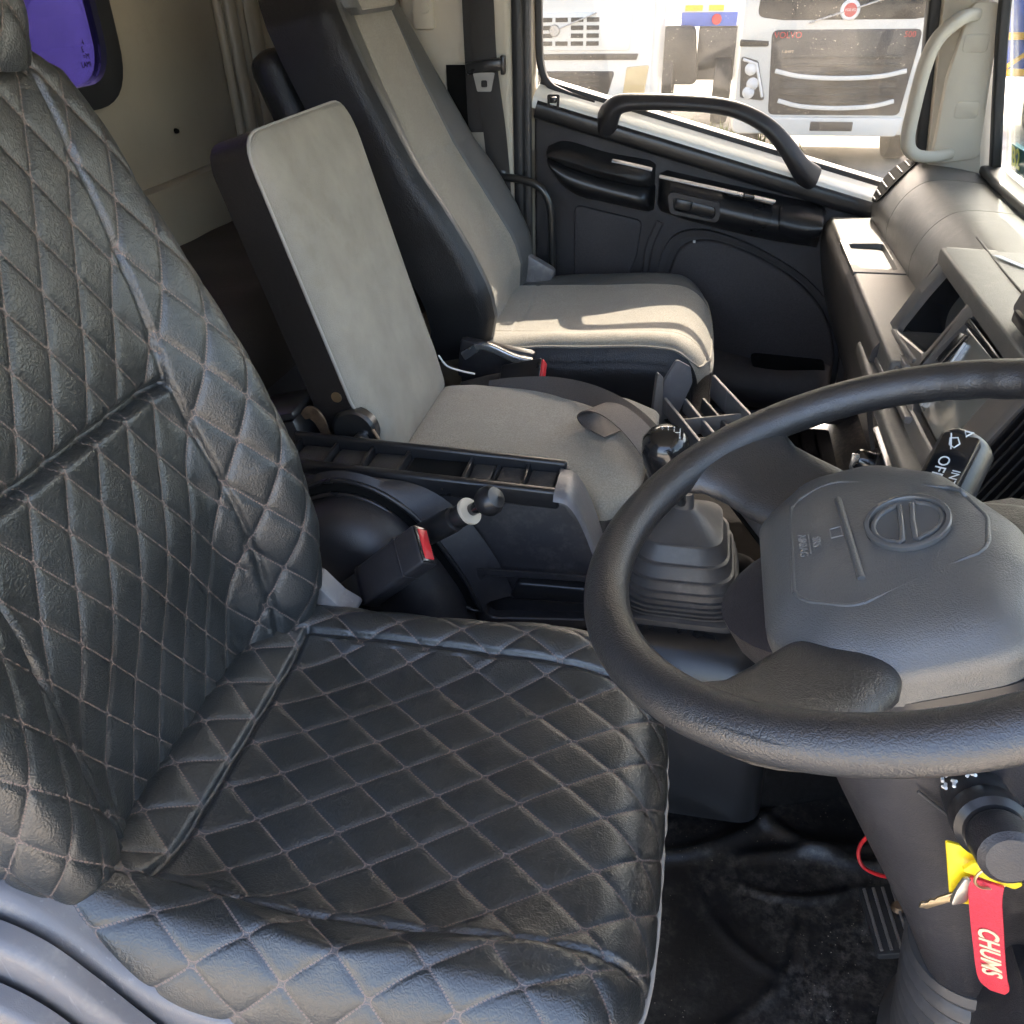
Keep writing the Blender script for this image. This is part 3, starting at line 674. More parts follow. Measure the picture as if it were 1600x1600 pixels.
# seat frame and plastic side shields towards the open door
box('seat_base', (-.50, DY - .21, .02), (-.06, DY + .21, .31), 'plastic', ds, .02)
def shield(name, top, bot, y0, y1, m, bev=.012):
    t_ = catmull(top, 6); b_ = catmull(bot, 6)
    return prism(name, [tuple(p) for p in t_] + [tuple(p) for p in b_[::-1]], (0, y0, 0), (1, 0, 0), (0, 0, 1), y1 - y0, m, ds, bev, 3)
sh = shield('side_shield', [(-.66, .596), (-.58, .596), (-.53, .580), (-.49, .545), (-.45, .500), (-.40, .462), (-.335, .445), (-.25, .435), (-.1, .41), (.0, .38)], [(-.66, .52), (-.576, .505), (-.539, .480), (-.50, .42), (-.459, .341), (-.40, .26), (-.33, .22), (-.22, .2), (-.1, .18), (.0, .18)], DY - .272, DY - .225, 'seat_shield', .018)
lathe('screw_hole', [(0, -.001), (.009, .0), (.012, .003), (.014, .001)], (-.345, DY - .2735, .385), (0, -1, 0), 'hole', sh, 20)
shield('side_shield', [(-.62, .575), (-.54, .568), (-.490, .545), (-.455, .500), (-.41, .43), (-.34, .34), (-.2, .24)], [(-.62, .50), (-.55, .485), (-.50, .450), (-.465, .39), (-.42, .31), (-.34, .23), (-.2, .15)], DY - .300, DY - .278, 'seat_shield', .010)
shield('side_shield', [(-.62, .55), (-.54, .525), (-.49, .495), (-.45, .435), (-.40, .35), (-.32, .26), (-.2, .18)], [(-.62, .49), (-.55, .475), (-.51, .445), (-.48, .39), (-.43, .29), (-.34, .2), (-.2, .1)], DY - .326, DY - .306, 'seat_shield', .007)
# recliner tip by the far side of the cushion
rec = prism('recliner_cover', rounded([(-.53, .44), (-.40, .497), (-.43, .515), (-.455, .545), (-.50, .57), (-.55, .57)], .012), (0, DY + .232, 0), (1, 0, 0), (0, 0, 1), .035, 'seat_shield', ds, .006)

# ================================================================ passenger seat
QY = 2.10
ps = thing('passenger_seat', 'grey fabric passenger seat with black side bolsters and headrest', 'seat', (-.2, QY, 0))
# cushion: beige centre, grey-black sides
s, t = np.meshgrid(np.linspace(-.03, .70, 150), np.linspace(-.40, .40, 170), indexing='ij'); at_ = np.abs(t)
fy, dzy = roll(at_, .215, .068); fx, dzx = roll(np.maximum(s, 0), .455, .105); fx = fx + np.minimum(s, 0)
X = -.485 + fx - .05 * (fy / .28) ** 4 * sstep(s, .15, .58); Y = QY + np.sign(t) * fy
Z = .490 - (dzy ** 2.2 + dzx ** 2.2) ** (1 / 2.2) + .022 * np.exp(-((at_ - .235) / .06) ** 2) * sstep(s, 0, .2) + .018 * np.exp(-((s - .42) / .14) ** 2) * (1 - .3 * (at_ / .28))
sl = .178
seam = np.exp(-((at_ - sl) / .003) ** 2) + np.exp(-((s - .075) / .003) ** 2) * (at_ < sl)
H = waves(s, t, .002, (14, 30), 21) - seam * .003
near_edge = np.exp(-((t + .295) / .003) ** 2)
P, N = offset_normal(X, Y, Z, H - near_edge * .002)
tm = (t[:-1, :-1] + t[1:, 1:]) / 2; sm = (s[:-1, :-1] + s[1:, 1:]) / 2
drop = .490 - (Z[:-1, :-1] + Z[1:, 1:]) / 2
centre = ((tm < sl) & (tm > -.262) & (sm < .60))
side_far = (tm >= sl) & (sm < .62)
rest = ~(centre | side_far)
G = lambda nme, m, mk: gridmesh(nme, P[..., 0], P[..., 1], P[..., 2], m, ps, mask=mk, ang=180)
G('cushion_centre', 'fabric', centre); G('cushion_side', 'leather_sheen_grey', side_far); G('cushion_skirt', 'leather', rest)
jn = int(np.argmin(np.abs(t[0] + .262)))
sweep('piping', [Vector(P[i, jn]) for i in range(8, 118, 5)] + [Vector(P[123, j]) for j in range(jn + 4, 150, 8)], .003, 'fabric', ps, smooth=2)
box('cushion_base', (-.48, QY - .25, .26), (.01, QY + .25, .43), 'leather', ps, .02)
box('seat_base', (-.45, QY - .2, .02), (-.02, QY + .2, .27), 'plastic', ps, .02)
# backrest
zc = np.array([.46, .55, .63, .70, .76, .86, .94, 1.02, 1.10, 1.17, 1.23, 1.27]); xc = np.array([-.468, -.470, -.500, -.540, -.572, -.630, -.664, -.697, -.727, -.755, -.785, -.83])
arc = np.concatenate([[0], np.cumsum(np.hypot(np.diff(zc), np.diff(xc)))])
hwz = lambda z: np.interp(z, [.40, .50, .62, .78, .90, 1.0, 1.1, 1.17, 1.22, 1.27], [.225, .245, .262, .262, .250, .235, .222, .205, .17, .12])
Bz = lambda z: np.interp(z, [.45, .52, .60, .70, .80, .90, 1.0, 1.1, 1.2], [.012, .03, .05, .058, .050, .034, .02, .008, 0])
q, t = np.meshgrid(np.linspace(0, arc[-1], 150), np.linspace(-1, 1, 170), indexing='ij')
Zc = np.interp(q, arc, zc); Xc = np.interp(q, arc, xc); hw = hwz(Zc); flat = hw - .03
pw = np.interp(Zc, [.45, .6, .86, 1.0, 1.2], [.165, .172, .150, .130, .120])
ta = np.abs(t); K1, K2 = ta[0, 51], ta[0, 25]      # grid columns that the seams follow
at_ = np.where(ta <= K1, ta / K1 * pw, np.where(ta <= K2, pw + (ta - K1) / (K2 - K1) * (flat + .02 - pw), flat + .02 + (ta - K2) / (1 - K2) * (hw + .135 - flat)))
D = np.sign(t) * at_
th = np.clip((at_ - flat) / .042, 0, math.pi / 2)
fy = np.where(at_ <= flat, at_, flat + .042 * np.sin(th)); back = np.where(at_ <= flat, 0, .042 * (1 - np.cos(th)) + np.maximum(0, at_ - flat - .042 * math.pi / 2))
bol = Bz(Zc) * sstep(at_ / hw, .45, .95)
X = Xc + bol - back * .97; Y = QY + np.sign(D) * fy; Z = Zc - back * .22
seam = np.exp(-((at_ - pw) / .003) ** 2) + np.exp(-((Zc - .862) / .004) ** 2) * (at_ < pw) + .6 * np.exp(-((at_ - flat - .03) / .003) ** 2)
H = waves(q, D, .003, (14, 28), 33) - seam * .004
P, N = offset_normal(X, Y, Z, -H)
tmid = np.abs((t[:-1, :-1] + t[1:, 1:]) / 2); cm = tmid < K1
near = (D < 0)[:-1, :-1]
edge = tmid > K2
GB = lambda nme, m, mk: gridmesh(nme, P[..., 0], P[..., 1], P[..., 2], m, ps, mask=mk, ang=180)
GB('backrest_centre', 'fabric', cm); GB('bolster', 'leather_sheen_grey', ~cm & ~edge & near); GB('bolster', 'leather_sheen_grey', ~cm & ~edge & ~near); GB('side_panel', 'leather', edge)
box('back_shell', (-.845, QY - .20, .46), (-.755, QY + .20, 1.15), 'leather', ps, .04, 3, rot=(0, -.36, 0), piv=(-.72, QY, .7))
# headrest block
bmh = []
for k, (zz, sc_) in enumerate(((1.155, .88), (1.17, 1), (1.32, 1), (1.38, .97), (1.41, .85))):
    cx = -.800 - (zz - 1.17) * .33
    ring = rounded([(-.095 * sc_, -.150 * sc_), (.070 * sc_, -.150 * sc_), (.070 * sc_, .150 * sc_), (-.095 * sc_, .150 * sc_)], .035, 6)
    bmh.append([Vector((cx + a, QY - .02 + b, zz)) for a, b in ring])
loft('headrest', bmh, 'leather_sheen_grey', ps)
prism('headrest_panel', rounded([(-.118, 0), (.118, 0), (.118, .24), (-.118, .24)], .02), (-.7265, QY - .02, 1.165), (0, 1, 0), (-.31, 0, .95), .012, 'fabric', ps, .005)
# recliner parts
box('recliner_cover', (-.52, QY - .292, .40), (-.34, QY - .262, .50), 'plastic', ps, .012, rot=(0, .15, 0))
sweep('recliner_lever', [(-.50, QY - .30, .475), (-.45, QY - .31, .505), (-.38, QY - .31, .480), (-.34, QY - .305, .470)], sect(.018, .02, .006), 'satin_silver', ps)
box('far_hinge_cover', (-.50, QY + .20, .42), (-.39, QY + .235, .56), 'seat_shield', ps, .015, rot=(0, .5, 0))

# ================================================================ middle seat: folding backrest and flat cushion
ms = thing('middle_seat', 'narrow grey middle seat with flat folding backrest and black sides', 'seat', (-.3, 1.43, 0))
fu = Vector((0, 1, 0)); fv = Vector((-.152, 0, .545)).normalized(); fn = fu.cross(fv)
O = Vector((-.498, 1.43, .475))
poly = rounded([(-.170, .0), (.188, .0), (.198, .08), (.194, .16), (.198, .585), (-.210, .585), (-.210, .15), (-.170, .07)], [.01, .02, .03, .05, .055, .055, .05, .04], 6)
def soft_front(name, poly, O, U, V, rise, depth, m, parent, n=14):
    """pillow-like face over a polygon: rings shrink towards the middle while the surface rises"""
    c = np.mean(np.array(poly), axis=0); N = U.cross(V); rings = []
    rings.append([O + U * a + V * b - N * depth for a, b in poly])
    for k in range(n):
        f = k / (n - 1); sc_ = 1 - .985 * f ** 1.6; h = rise * (1 - (1 - f) ** 3)
        ro = .022 * (1 - f)
        rings.append([O + U * (c[0] + (a - c[0]) * sc_) + V * (c[1] + (b - c[1]) * sc_) + N * h for a, b in poly])
    return loft(name, rings, m, parent, ang=70)
soft_front('backrest_front', poly, O, fu, fv, .022, .004, 'fabric_grey', ms)
shell = [(a * 1.0, b) for a, b in poly]
prism('backrest_shell', shell, O - fn * .004, fu, fv, .066, 'vinyl', ms, .0)
sweep('piping', [O + fu * a + fv * b - fn * .002 for a, b in poly], .0028, 'thread', ms, closed=True, smooth=1)
lathe('rivet', [(0, .003), (.009, .0025), (.0105, 0), (.0105, -.004)], (-.566, 1.2215, .632), (0, -1, 0), 'brass', ms, 20)
# shift rivet and hinge on the near side
hb = lathe('hinge_plate', [(0, .012), (.035, .011), (.040, .006), (.041, -.01)], (-.540, 1.222, .572), (0, -1, 0), 'black_metal', ms, 32)
lathe('hinge_bolt', [(0, .016), (.007, .015), (.009, .008), (.013, .007), (.013, 0)], (-.525, 1.210, .562), (0, -1, 0), 'steel', hb, 12)
sweep('release_lever', [(-.622, 1.20, .602), (-.607, 1.20, .610), (-.594, 1.20, .598), (-.588, 1.205, .570), (-.580, 1.21, .545)], sect(.024, .005, .001), 'rusty_steel', ms, up=(0, -1, 0), scale=[.5, 1, .9, .7, .8])
sweep('spring', [(-.505, 1.212, .580), (-.496, 1.208, .568), (-.493, 1.208, .556), (-.500, 1.212, .546)], .003, 'rusty_steel', ms)
# cushion
gp = rounded([(-.50, 1.285), (-.20, 1.235), (-.105, 1.175), (-.055, 1.24), (-.035, 1.56), (-.10, 1.61), (-.44, 1.625), (-.50, 1.61)], [.02, .05, .03, .035, .03, .04, .03, .02], 6)
soft_front('cushion', [(x, y) for x, y in gp], Vector((0, 0, .478)), Vector((1, 0, 0)), Vector((0, 1, 0)), .026, .02, 'fabric', ms)
prism('cushion_skirt', [(x, y) for x, y in gp], (0, 0, .470), (1, 0, 0), (0, 1, 0), .09, 'vinyl', ms, .012)
prism('seat_base', rounded([(-.52, 1.24), (-.12, 1.20), (-.10, 1.60), (-.52, 1.62)], .03), (0, 0, .39), (1, 0, 0), (0, 1, 0), .38, 'plastic', ms, .01)
# ================================================================ passenger door
pd = thing('passenger_door', 'dark charcoal passenger door with slanting sill, armrest and pocket', 'door', (0, 2.5, .0))
UX, VZ = (1, 0, 0), (0, 0, 1)
prism('panel', [(-.46, .02), (.56, .02), (.56, .672), (-.435, .940), (-.46, .92)], (0, 2.50, 0), UX, VZ, .05, 'door_plastic', pd, .01, 3)
def belt(x): return .952 - (x + .44) * .2675
isec = [(-.036, -.050), (-.036, -.022), (-.033, -.018), (.012, .004), (.015, .002), (.015, -.050)]
for nm, y, dz, sc2, m in (('sill_ledge', 2.492, -.046, sect(.046, .050, .02, 5), 'plastic_smooth'), ('inner_sill', 2.512, .006, isec, 'paint_white'), ('weather_strip', 2.531, .002, sect(.008, .040, .003), 'rubber_black'), ('outer_sill', 2.570, .020, isec, 'paint_white')):
    sweep(nm, [(x, y, belt(x) + dz) for x in (-.452, -.2, .1, .35, .60)], sc2, m, pd, up=(0, 0, 1), smooth=0)
sweep('highlight_strip', [(-.108, 2.432, .752), (.0, 2.427, .733), (.10, 2.427, .714), (.20, 2.432, .694)], sect(.012, .005, .002), 'satin_silver', pd, up=(0, -.5, .86))  # silver strips added as bright reflections along the armrest and module tops
sweep('highlight_strip', [(-.235, 2.420, .792), (-.18, 2.418, .782), (-.128, 2.420, .771)], sect(.012, .005, .002), 'satin_silver', pd, up=(0, -.5, .86))
# window frame edge with rounded corner, pane
sweep('frame_edge', [(-.452, 2.53, 1.30), (-.452, 2.53, 1.10), (-.447, 2.53, 1.01), (-.425, 2.53, .965), (-.38, 2.53, .942), (-.30, 2.53, .915)], sect(.018, .03, .006), 'rubber_black', pd, smooth=6)
prism('window_pane', [(-.455, .90), (.58, .66), (.58, 1.30), (-.455, 1.30)], (0, 2.536, 0), UX, VZ, .004, 'glass', pd, 0)
# lock slot
lk = ringplate('lock_bezel', rounded([(-.418, .885), (-.390, .885), (-.386, .945), (-.420, .945)], .006), rounded([(-.412, .895), (-.396, .895), (-.394, .935), (-.414, .935)], .005), (0, 2.4715, 0), UX, VZ, .004, 'plastic_smooth', pd)
box('lock_button', (-.410, 2.4745, .898), (-.398, 2.485, .915), 'hole', pd, .002)
box('lock_knob', (-.413, 2.462, .925), (-.393, 2.472, .940), 'plastic_smooth', pd, .003)
# grab handle over the sill
sec = sect(.036, .044, .015, 4)
sweep('grab_handle', [(-.262, 2.49, .868), (-.250, 2.462, .900), (-.225, 2.448, .925), (-.17, 2.445, .931), (-.07, 2.443, .930), (.03, 2.443, .923), (.10, 2.443, .905), (.165, 2.443, .870), (.215, 2.445, .822), (.250, 2.455, .780), (.285, 2.49, .745)], sec, 'plastic', pd, smooth=6, scale=[1.5, 1.35, 1.05, .9, .85, .85, .85, .9, 1, 1.15, 1.5])
lathe('handle_cap', [(0, .002), (.012, .0015), (.0135, -.002)], (-.216, 2.4985, .852), (0, -1, 0), 'door_plastic', pd, 20)
# armrest: pad and body
def bulge(name, tops, bots, y0, prot, m, parent, n=9):
    """horizontal moulding between an upper and a lower curve, bulging out of the door by prot"""
    t_ = catmull(tops, 8); b_ = catmull(bots, 8); rings = []
    for i, (a, b) in enumerate(zip(t_, b_)):
        f = i / (len(t_) - 1); e = min(1, min(f, 1 - f) / .06) ** .5; ring = []
        for k in range(n):
            u = k / (n - 1); x = a[0] + (b[0] - a[0]) * u; z = a[1] + (b[1] - a[1]) * u
            ring.append(Vector((x, y0 - prot * e * (math.sin(math.pi * min(1, max(0, u))) ** .55), z)))
        rings.append(ring)
    return loft(name, rings, m, parent, closed=False, caps=False, ang=50)
bulge('armrest_body', [(-.425, .800), (-.36, .785), (-.25, .752), (-.118, .724)], [(-.420, .770), (-.35, .690), (-.25, .665), (-.118, .640)], 2.502, .070, 'plastic_smooth', pd)
bulge('armrest_pad', [(-.422, .812), (-.37, .826), (-.26, .800), (-.122, .778)], [(-.420, .800), (-.36, .762), (-.25, .730), (-.122, .706)], 2.502, .095, 'leather', pd)
bulge('handle_module', [(-.112, .760), (.05, .728), (.20, .700), (.345, .672)], [(-.112, .650), (-.02, .622), (.18, .580), (.335, .560)], 2.502, .090, 'plastic_smooth', pd)
bulge('module_end', [(.206, .694), (.25, .688), (.30, .679), (.338, .668)], [(.206, .600), (.25, .580), (.30, .578), (.334, .600)], 2.499, .094, 'plastic_smooth', pd)
bz_o = rounded([(-.084, .722), (.058, .694), (.060, .642), (-.072, .664)], .016); bz_i = rounded([(-.068, .706), (.044, .684), (.046, .652), (-.060, .672)], .012)
ringplate('handle_bezel', bz_o, bz_i, (0, 2.400, 0), UX, VZ, .02, 'plastic', pd, .04)
prism('handle_recess', bz_i, (0, 2.432, 0), UX, VZ, .004, 'hole', pd, 0)
box('handle_lever', (-.062, 2.402, .672), (-.015, 2.416, .700), 'plastic_smooth', pd, .006, rot=(0, .2, 0))
bulge('switch_plate', [(.064, .722), (.11, .713), (.16, .7035), (.20, .695)], [(.064, .706), (.11, .697), (.16, .688), (.20, .680)], 2.452, .034, 'gloss_black', pd)
box('window_switch', (.115, 2.408, .704), (.145, 2.430, .716), 'plastic_smooth', pd, .004, rot=(0, .2, 0))
# lower linings
p1 = rounded([(-.345, .660), (-.150, .620), (-.160, .520), (-.19, .44), (-.34, .43)], [.02, .02, .05, .05, .05])
prism('upper_lining', p1, (0, 2.489, 0), UX, VZ, .012, 'door_lining', pd, .005)
kid = [(-.105, .40), (-.09, .52), (-.055, .585), (.02, .602), (.12, .578), (.22, .535), (.32, .475), (.40, .395), (.45, .30), (.468, .20), (.46, .09), (.40, .05), (.05, .05), (-.09, .10)]
kid = [tuple(p) for p in catmull(kid, 5, True)]; kc = np.mean(np.array(kid), axis=0)
kin = [tuple(kc + (np.array(p) - kc) * .885) for p in kid]; kmid = [tuple(kc + (np.array(p) - kc) * .94) for p in kid]
ringplate('pocket_rim', kid, kmid, (0, 2.478, 0), UX, VZ, .022, 'door_plastic', pd)
prism('pocket_lining', kin, (0, 2.484, 0), UX, VZ, .02, 'door_lining', pd, .010, 3)
bulge('map_pocket', [(-.09, .30), (.06, .262), (.25, .225), (.43, .235)], [(-.09, .10), (.08, .085), (.28, .07), (.44, .09)], 2.486, .075, 'door_plastic', pd)
prism('pocket_slot', rounded([(.19, .250), (.405, .240), (.42, .180), (.215, .192)], .015), (0, 2.455, 0), UX, VZ, .05, 'hole', pd, .004)
box('white_clip', (-.004, 2.4815, .566), (.003, 2.486, .573), 'white_print', pd, .001)
sweep('lining_ridge', [(-.10, 2.486, .62), (-.125, 2.484, .55), (-.14, 2.484, .45), (-.20, 2.484, .40), (-.30, 2.486, .39)], sect(.02, .012, .005), 'door_plastic', pd)
# ================================================================ dashboard
da = thing('dashboard', 'grey dashboard with rounded glovebox top, open shelf and driver-facing centre stack', 'dashboard', (.5, 1.3, .1))
def rollprof(dx=0.0):
    return catmull([(.456, .640), (.448, .690), (.452, .722), (.470, .762), (.500, .792), (.535, .803), (.60, .801), (.68, .790), (.76, .775)], 6)
RP = rollprof()
def rolltop(name, y0, y1, m='dash_grey', ny=6):
    rings = []
    for k in range(ny + 1):
        y = y0 + (y1 - y0) * k / ny; e = .0025 if k in (0, ny) else 0
        sh = (2.05 - y) * .035
        rings.append([Vector((p[0] + sh * .5, y, p[1] - e - sh * .35)) for p in RP] + [Vector((.78, y, .60)), Vector((.50, y, .60))])
    return loft(name, rings, m, da, ang=30)
rolltop('end_cap', 2.206, 2.425); rolltop('glovebox_lid', 1.932, 2.203); rolltop('dash_roll', 1.50, 1.929); rolltop('dash_top', .15, 1.4975)
# defroster vent at the door end: dark crescent with fins
cres = []
yv0, yv1 = 2.305, 2.428
idx = list(range(8, 31))
for i in idx:
    p = np.array(RP[i]); n_ = np.array([-(RP[i + 1][1] - RP[i - 1][1]), RP[i + 1][0] - RP[i - 1][0]]); n_ /= np.linalg.norm(n_)
    f = (i - idx[0]) / (len(idx) - 1); w = math.sin(math.pi * f) ** .6
    sh = (2.05 - 2.37) * .035
    cres.append([Vector((p[0] + n_[0] * o + sh * .5, y, p[1] + n_[1] * o - sh * .35)) for y, o in ((2.372 + .053, .001), (2.372 + .053, .004), (2.372 + .045 - .10 * w, .004), (2.372 + .045 - .10 * w, .001))])
va = loft('side_vent', cres, 'hole', da)
for i in range(10, 30, 3):
    p = np.array(RP[i]); n_ = np.array([-(RP[i + 1][1] - RP[i - 1][1]), RP[i + 1][0] - RP[i - 1][0]]); n_ /= np.linalg.norm(n_); f = (i - idx[0]) / (len(idx) - 1); w = math.sin(math.pi * f) ** .6
    c = Vector((p[0] + n_[0] * .004 - .0056, 0, p[1] + n_[1] * .004 + .004))
    sweep('vent_fin', [(c.x, 2.415, c.z), (c.x, 2.42 - .085 * w, c.z)], sect(.0035, .005, .001, 2), 'rubber', va, smooth=0)
# shelf with recessed tray
hole = rounded([(1.985, .362), (2.175, .362), (2.185, .440), (1.975, .440)], .014)
outer = [(y, x) for y, x in ray_rect(hole, 1.45, 2.44, .338, .462)]
def sh_pts(l): return l
ringplate('shelf', outer, hole, (0, 0, .660), (0, -1, 0), (1, 0, 0), .02, 'dash_grey', da, .05) if False else None
def flat_ring(name, outer, inner, z, wall, m, parent):
    n = len(outer); P = []; c = np.mean(np.array(inner), axis=0)
    for loop, zz, k in ((outer, z - .02, 1), (outer, z, 1), (inner, z, 1.03), (inner, z - .003, 1), (inner, z - wall, .97)):
        for y, x in loop:
            q = c + (np.array((y, x)) - c) * k; P.append((q[1], q[0], zz))
    F = []
    for L in range(4):
        for i in range(n): F.append((L * n + i, L * n + (i + 1) % n, (L + 1) * n + (i + 1) % n, (L + 1) * n + i))
    F.append(tuple(4 * n + i for i in range(n)))
    o = add(name, P, F, m, parent, ang=35); bm = bmesh.new(); bm.from_mesh(o.data); bmesh.ops.recalc_face_normals(bm, faces=bm.faces); bm.to_mesh(o.data); bm.free(); return o
rect = [(1.952, .345), (2.205, .345), (2.205, .458), (1.952, .458)]
flat_ring('tray', ray_rect(hole, 1.952, 2.205, .345, .458), hole, .6605, .048, 'dash_grey', da)
box('shelf', (.345, 2.208, .60), (.462, 2.44, .660), 'dash_grey', da, .008, 3)
box('shelf', (.345, 1.45, .60), (.462, 1.949, .660), 'dash_grey', da, .008, 3)
# lower fascia curving down and forward under the shelf
fx_ = catmull([(.345, .652), (.334, .63), (.335, .58), (.352, .50), (.385, .40), (.43, .30), (.50, .18)], 6)
loft('lower_fascia', [[Vector((p[0], y, p[1])) for p in fx_] + [Vector((.60, y, .18)), Vector((.60, y, .64))] for y in (1.56, 1.8, 2.1, 2.44)], 'dash_dark', da, ang=40)
# black strip along the windscreen foot
sweep('defroster_strip', [(.665, 2.30, .808), (.650, 2.1, .812), (.655, 1.8, .806), (.67, 1.4, .80), (.68, .6, .79)], sect(.045, .02, .008), 'rubber_black', da)
# ---- centre stack, turned towards the driver
SO = Vector((.435, 1.63, .80)); SV = Vector((-.085, 0, -.19)).normalized(); SU = Vector((0, -1, 0)); SN = SU.cross(SV)   # SN points away from the driver
def sp_(a, b, d=0): return SO + SU * a + SV * b - SN * d          # d > 0 towards the driver
PU, PV = (0, -1, 0), tuple(-SV)                                     # prism frame facing the driver
def splate(poly): return [(a, -b) for a, b in poly]
top_ = [(-.0, -.012), (.60, -.012), (.60, .012), (.0, .012)]
# bezel face with two bays
bay1 = rounded([(.050, .014), (.218, .020), (.206, .122), (.105, .138), (.030, .150), (.036, .075)], .012)
bay2 = rounded([(.262, .026), (.475, .026), (.475, .176), (.31, .182), (.226, .150)], .012)
o1 = ray_rect(bay1, .0, .232, -.004, .212); o2 = ray_rect(bay2, .2325, .540, -.004, .212)
def sring(name, outer, inner, depth, wall, m): return ringplate(name, splate(outer), splate(inner), SO, PU, PV, depth, m, da, wall)
sring('bay_bezel', o1, bay1, .012, .014, 'bezel'); sring('display_bezel', o2, bay2, .012, .018, 'bezel')
loft('bay_liner', [[sp_(a, b, -d) for a, b in bay1] for d in (.014, .05, .087)], 'gloss_black', da, caps=False, ang=50)
prism('bay_back', splate([(.0, 0), (.23, 0), (.23, .16), (.0, .16)]), SO + SN * .088, PU, PV, .004, 'gloss_black', da, 0)
# stepped ledge inside the bay and ribbed foot
for k, (b, h, d) in enumerate(((.150, .009, .030), (.164, .010, .020), (.178, .012, .012))):
    prism('bay_step', splate(rounded([(.03 + .02 * k * 0, b), (.20, b - .012), (.20, b - .012 + h), (.03, b + h)], .003, 2)), SO - SN * (.004 + .005 * k), PU, PV, d, 'bezel', da, .002)
# stack top plate
prism('stack_top', [(.0, -.01), (.62, -.01), (.62, .12), (.03, .12)], SO + Vector((0, 0, .006)), (0, -1, 0), (1, 0, .02), .03, 'dash_grey', da, .006, 3)
prism('stack_side', [(.435, .806), (.345, .60), (.345, .57), (.46, .57), (.55, .80)], (0, 1.632, 0), (-1, 0, 0), (0, 0, 1), .02, 'bezel', da, .004) if False else None
loft('stack_side', [[Vector((x, y, z)) for x, z in ((.437, .803), (.344, .597), (.342, .57), (.47, .60), (.52, .80))] for y in (1.628, 1.640)], 'bezel', da)
# display unit
du = prism('display', splate(rounded([(.262, .045), (.470, .034), (.466, .168), (.300, .172)], .006)), SO + SN * .006, PU, PV, .03, 'screen_glass', da, .002)
prism('display_frame', splate([(.262, .032), (.472, .028), (.472, .036), (.262, .044)]), SO - SN * .000, PU, PV, .02, 'gloss_black', da, .001)
prism('display_trim', splate([(.296, .060), (.300, .060), (.318, .168), (.313, .168)]), SO + SN * .003, PU, PV, .01, 'satin_silver', da, .001)
prism('disc_slot', splate([(.268, .055), (.292, .050), (.285, .105), (.262, .112)]), SO - SN * .001, PU, PV, .02, 'gloss_black', da, .003)
# nose moulding and lower panel
sweep('nose_moulding', [tuple(sp_(-.035, .222, .0)), tuple(sp_(.25, .222, .006)), tuple(sp_(.62, .218, .006))], sect(.034, .028, .010), 'dash_grey', da, smooth=4)
sweep('nose_moulding', [tuple(sp_(.005, .205, .004)), tuple(sp_(.22, .196, .006)), tuple(sp_(.34, .19, .006))], sect(.012, .012, .004), 'bezel', da, smooth=4)
lp = lambda a, b, d=0: Vector((.338 + .30 * b - d, 1.60 - a, .580 - b))
LU, LV = (0, -1, 0), Vector((-.30, 0, 1)).normalized()
prism('lower_panel', [(0, -.30), (.60, -.30), (.60, 0), (0, 0)], (.338, 1.60, .580), LU, LV, .02, 'bezel', da, .006)
prism('lower_pod', rounded([(.17, -.17), (.40, -.17), (.36, -.01), (.15, -.02)], .02), (.326, 1.60, .585), LU, LV, .03, 'dash_dark', da, .008)
prism('control_plate', rounded([(.235, -.16), (.52, -.16), (.49, -.005), (.225, -.012)], .008), (.318, 1.60, .586), LU, LV, .02, 'gloss_black', da, .003)
kc_ = lp(.268, .055, .028)
kb = lathe('knob_base', [(0, .004), (.026, .004), (.030, 0), (.030, -.01)], kc_, (-1, 0, .30), 'plastic_smooth', da, 28)
lathe('knob', [(0, .026), (.015, .026), (.018, .022), (.020, .0)], kc_ + Vector((-.004, 0, .001)), (-1, 0, .30), 'gloss_black', da, 24)
box('knob_pointer', tuple(kc_ + Vector((-.036, -.003, -.012))), tuple(kc_ + Vector((-.026, .003, .016))), 'satin_silver', da, .001)
for k, (a, b, s_) in enumerate(((.31, .09, '18'), (.33, .06, 'A/C'), (.35, .11, 'AUTO'))): text('control_mark', s_, .010, lp(a, b, .0225), (0, -1, 0), LV, 'grey_print', da, .0003)
lathe('blue_ring', [(.0, .002), (.011, .002), (.012, 0)], lp(.36, .075, .022), (-1, 0, .30), 'blue_print', da, 24)
# instrument hood with slatted vent, beige box on top
vh = rounded([(.556, .020), (.72, .020), (.72, .178), (.548, .178)], .012)
sring('vent_frame', ray_rect(vh, .5405, .76, -.004, .212), vh, .012, .05, 'bezel')
vb = prism('vent_back', splate([(.545, .01), (.73, .01), (.73, .19), (.545, .19)]), SO + SN * .045, PU, PV, .004, 'hole', da, 0)
for k in range(9):
    a_ = .560 + k * .019; sweep('vent_slat', [tuple(sp_(a_, .018, -.012)), tuple(sp_(a_ - .004, .180, -.012))], sect(.0035, .020, .001, 2), 'plastic_smooth', vb, up=tuple(-SN + SU * .5), smooth=0)
loft('instrument_hood', [[Vector((x, y, z)) for x, z in hp] for y, hp in ((.900, ((.36, .700), (.325, .69), (.315, .62), (.36, .55), (.50, .55), (.52, .68))), (.87, ((.36, .745), (.315, .73), (.305, .62), (.36, .54), (.50, .54), (.53, .73))), (.30, ((.36, .76), (.315, .74), (.305, .62), (.36, .54), (.50, .54), (.53, .74))))], 'dash_dark', da)
sweep('lid_line', [(.500, 1.70, .806), (.492, 1.5, .8075), (.488, 1.28, .8085)], .0018, 'rubber_black', da, smooth=4)
prism('top_label', rounded([(0, 0), (.075, .006), (.085, .016), (.012, .012)], .002, 2), (.492, 1.575, .8105), (.35, -1, 0), (1, .35, 0), .001, 'paper', da, 0)
tx = thing('card_holder', 'grey-brown plastic holder standing on the dashboard top', 'holder', (.45, 1.2, .81))
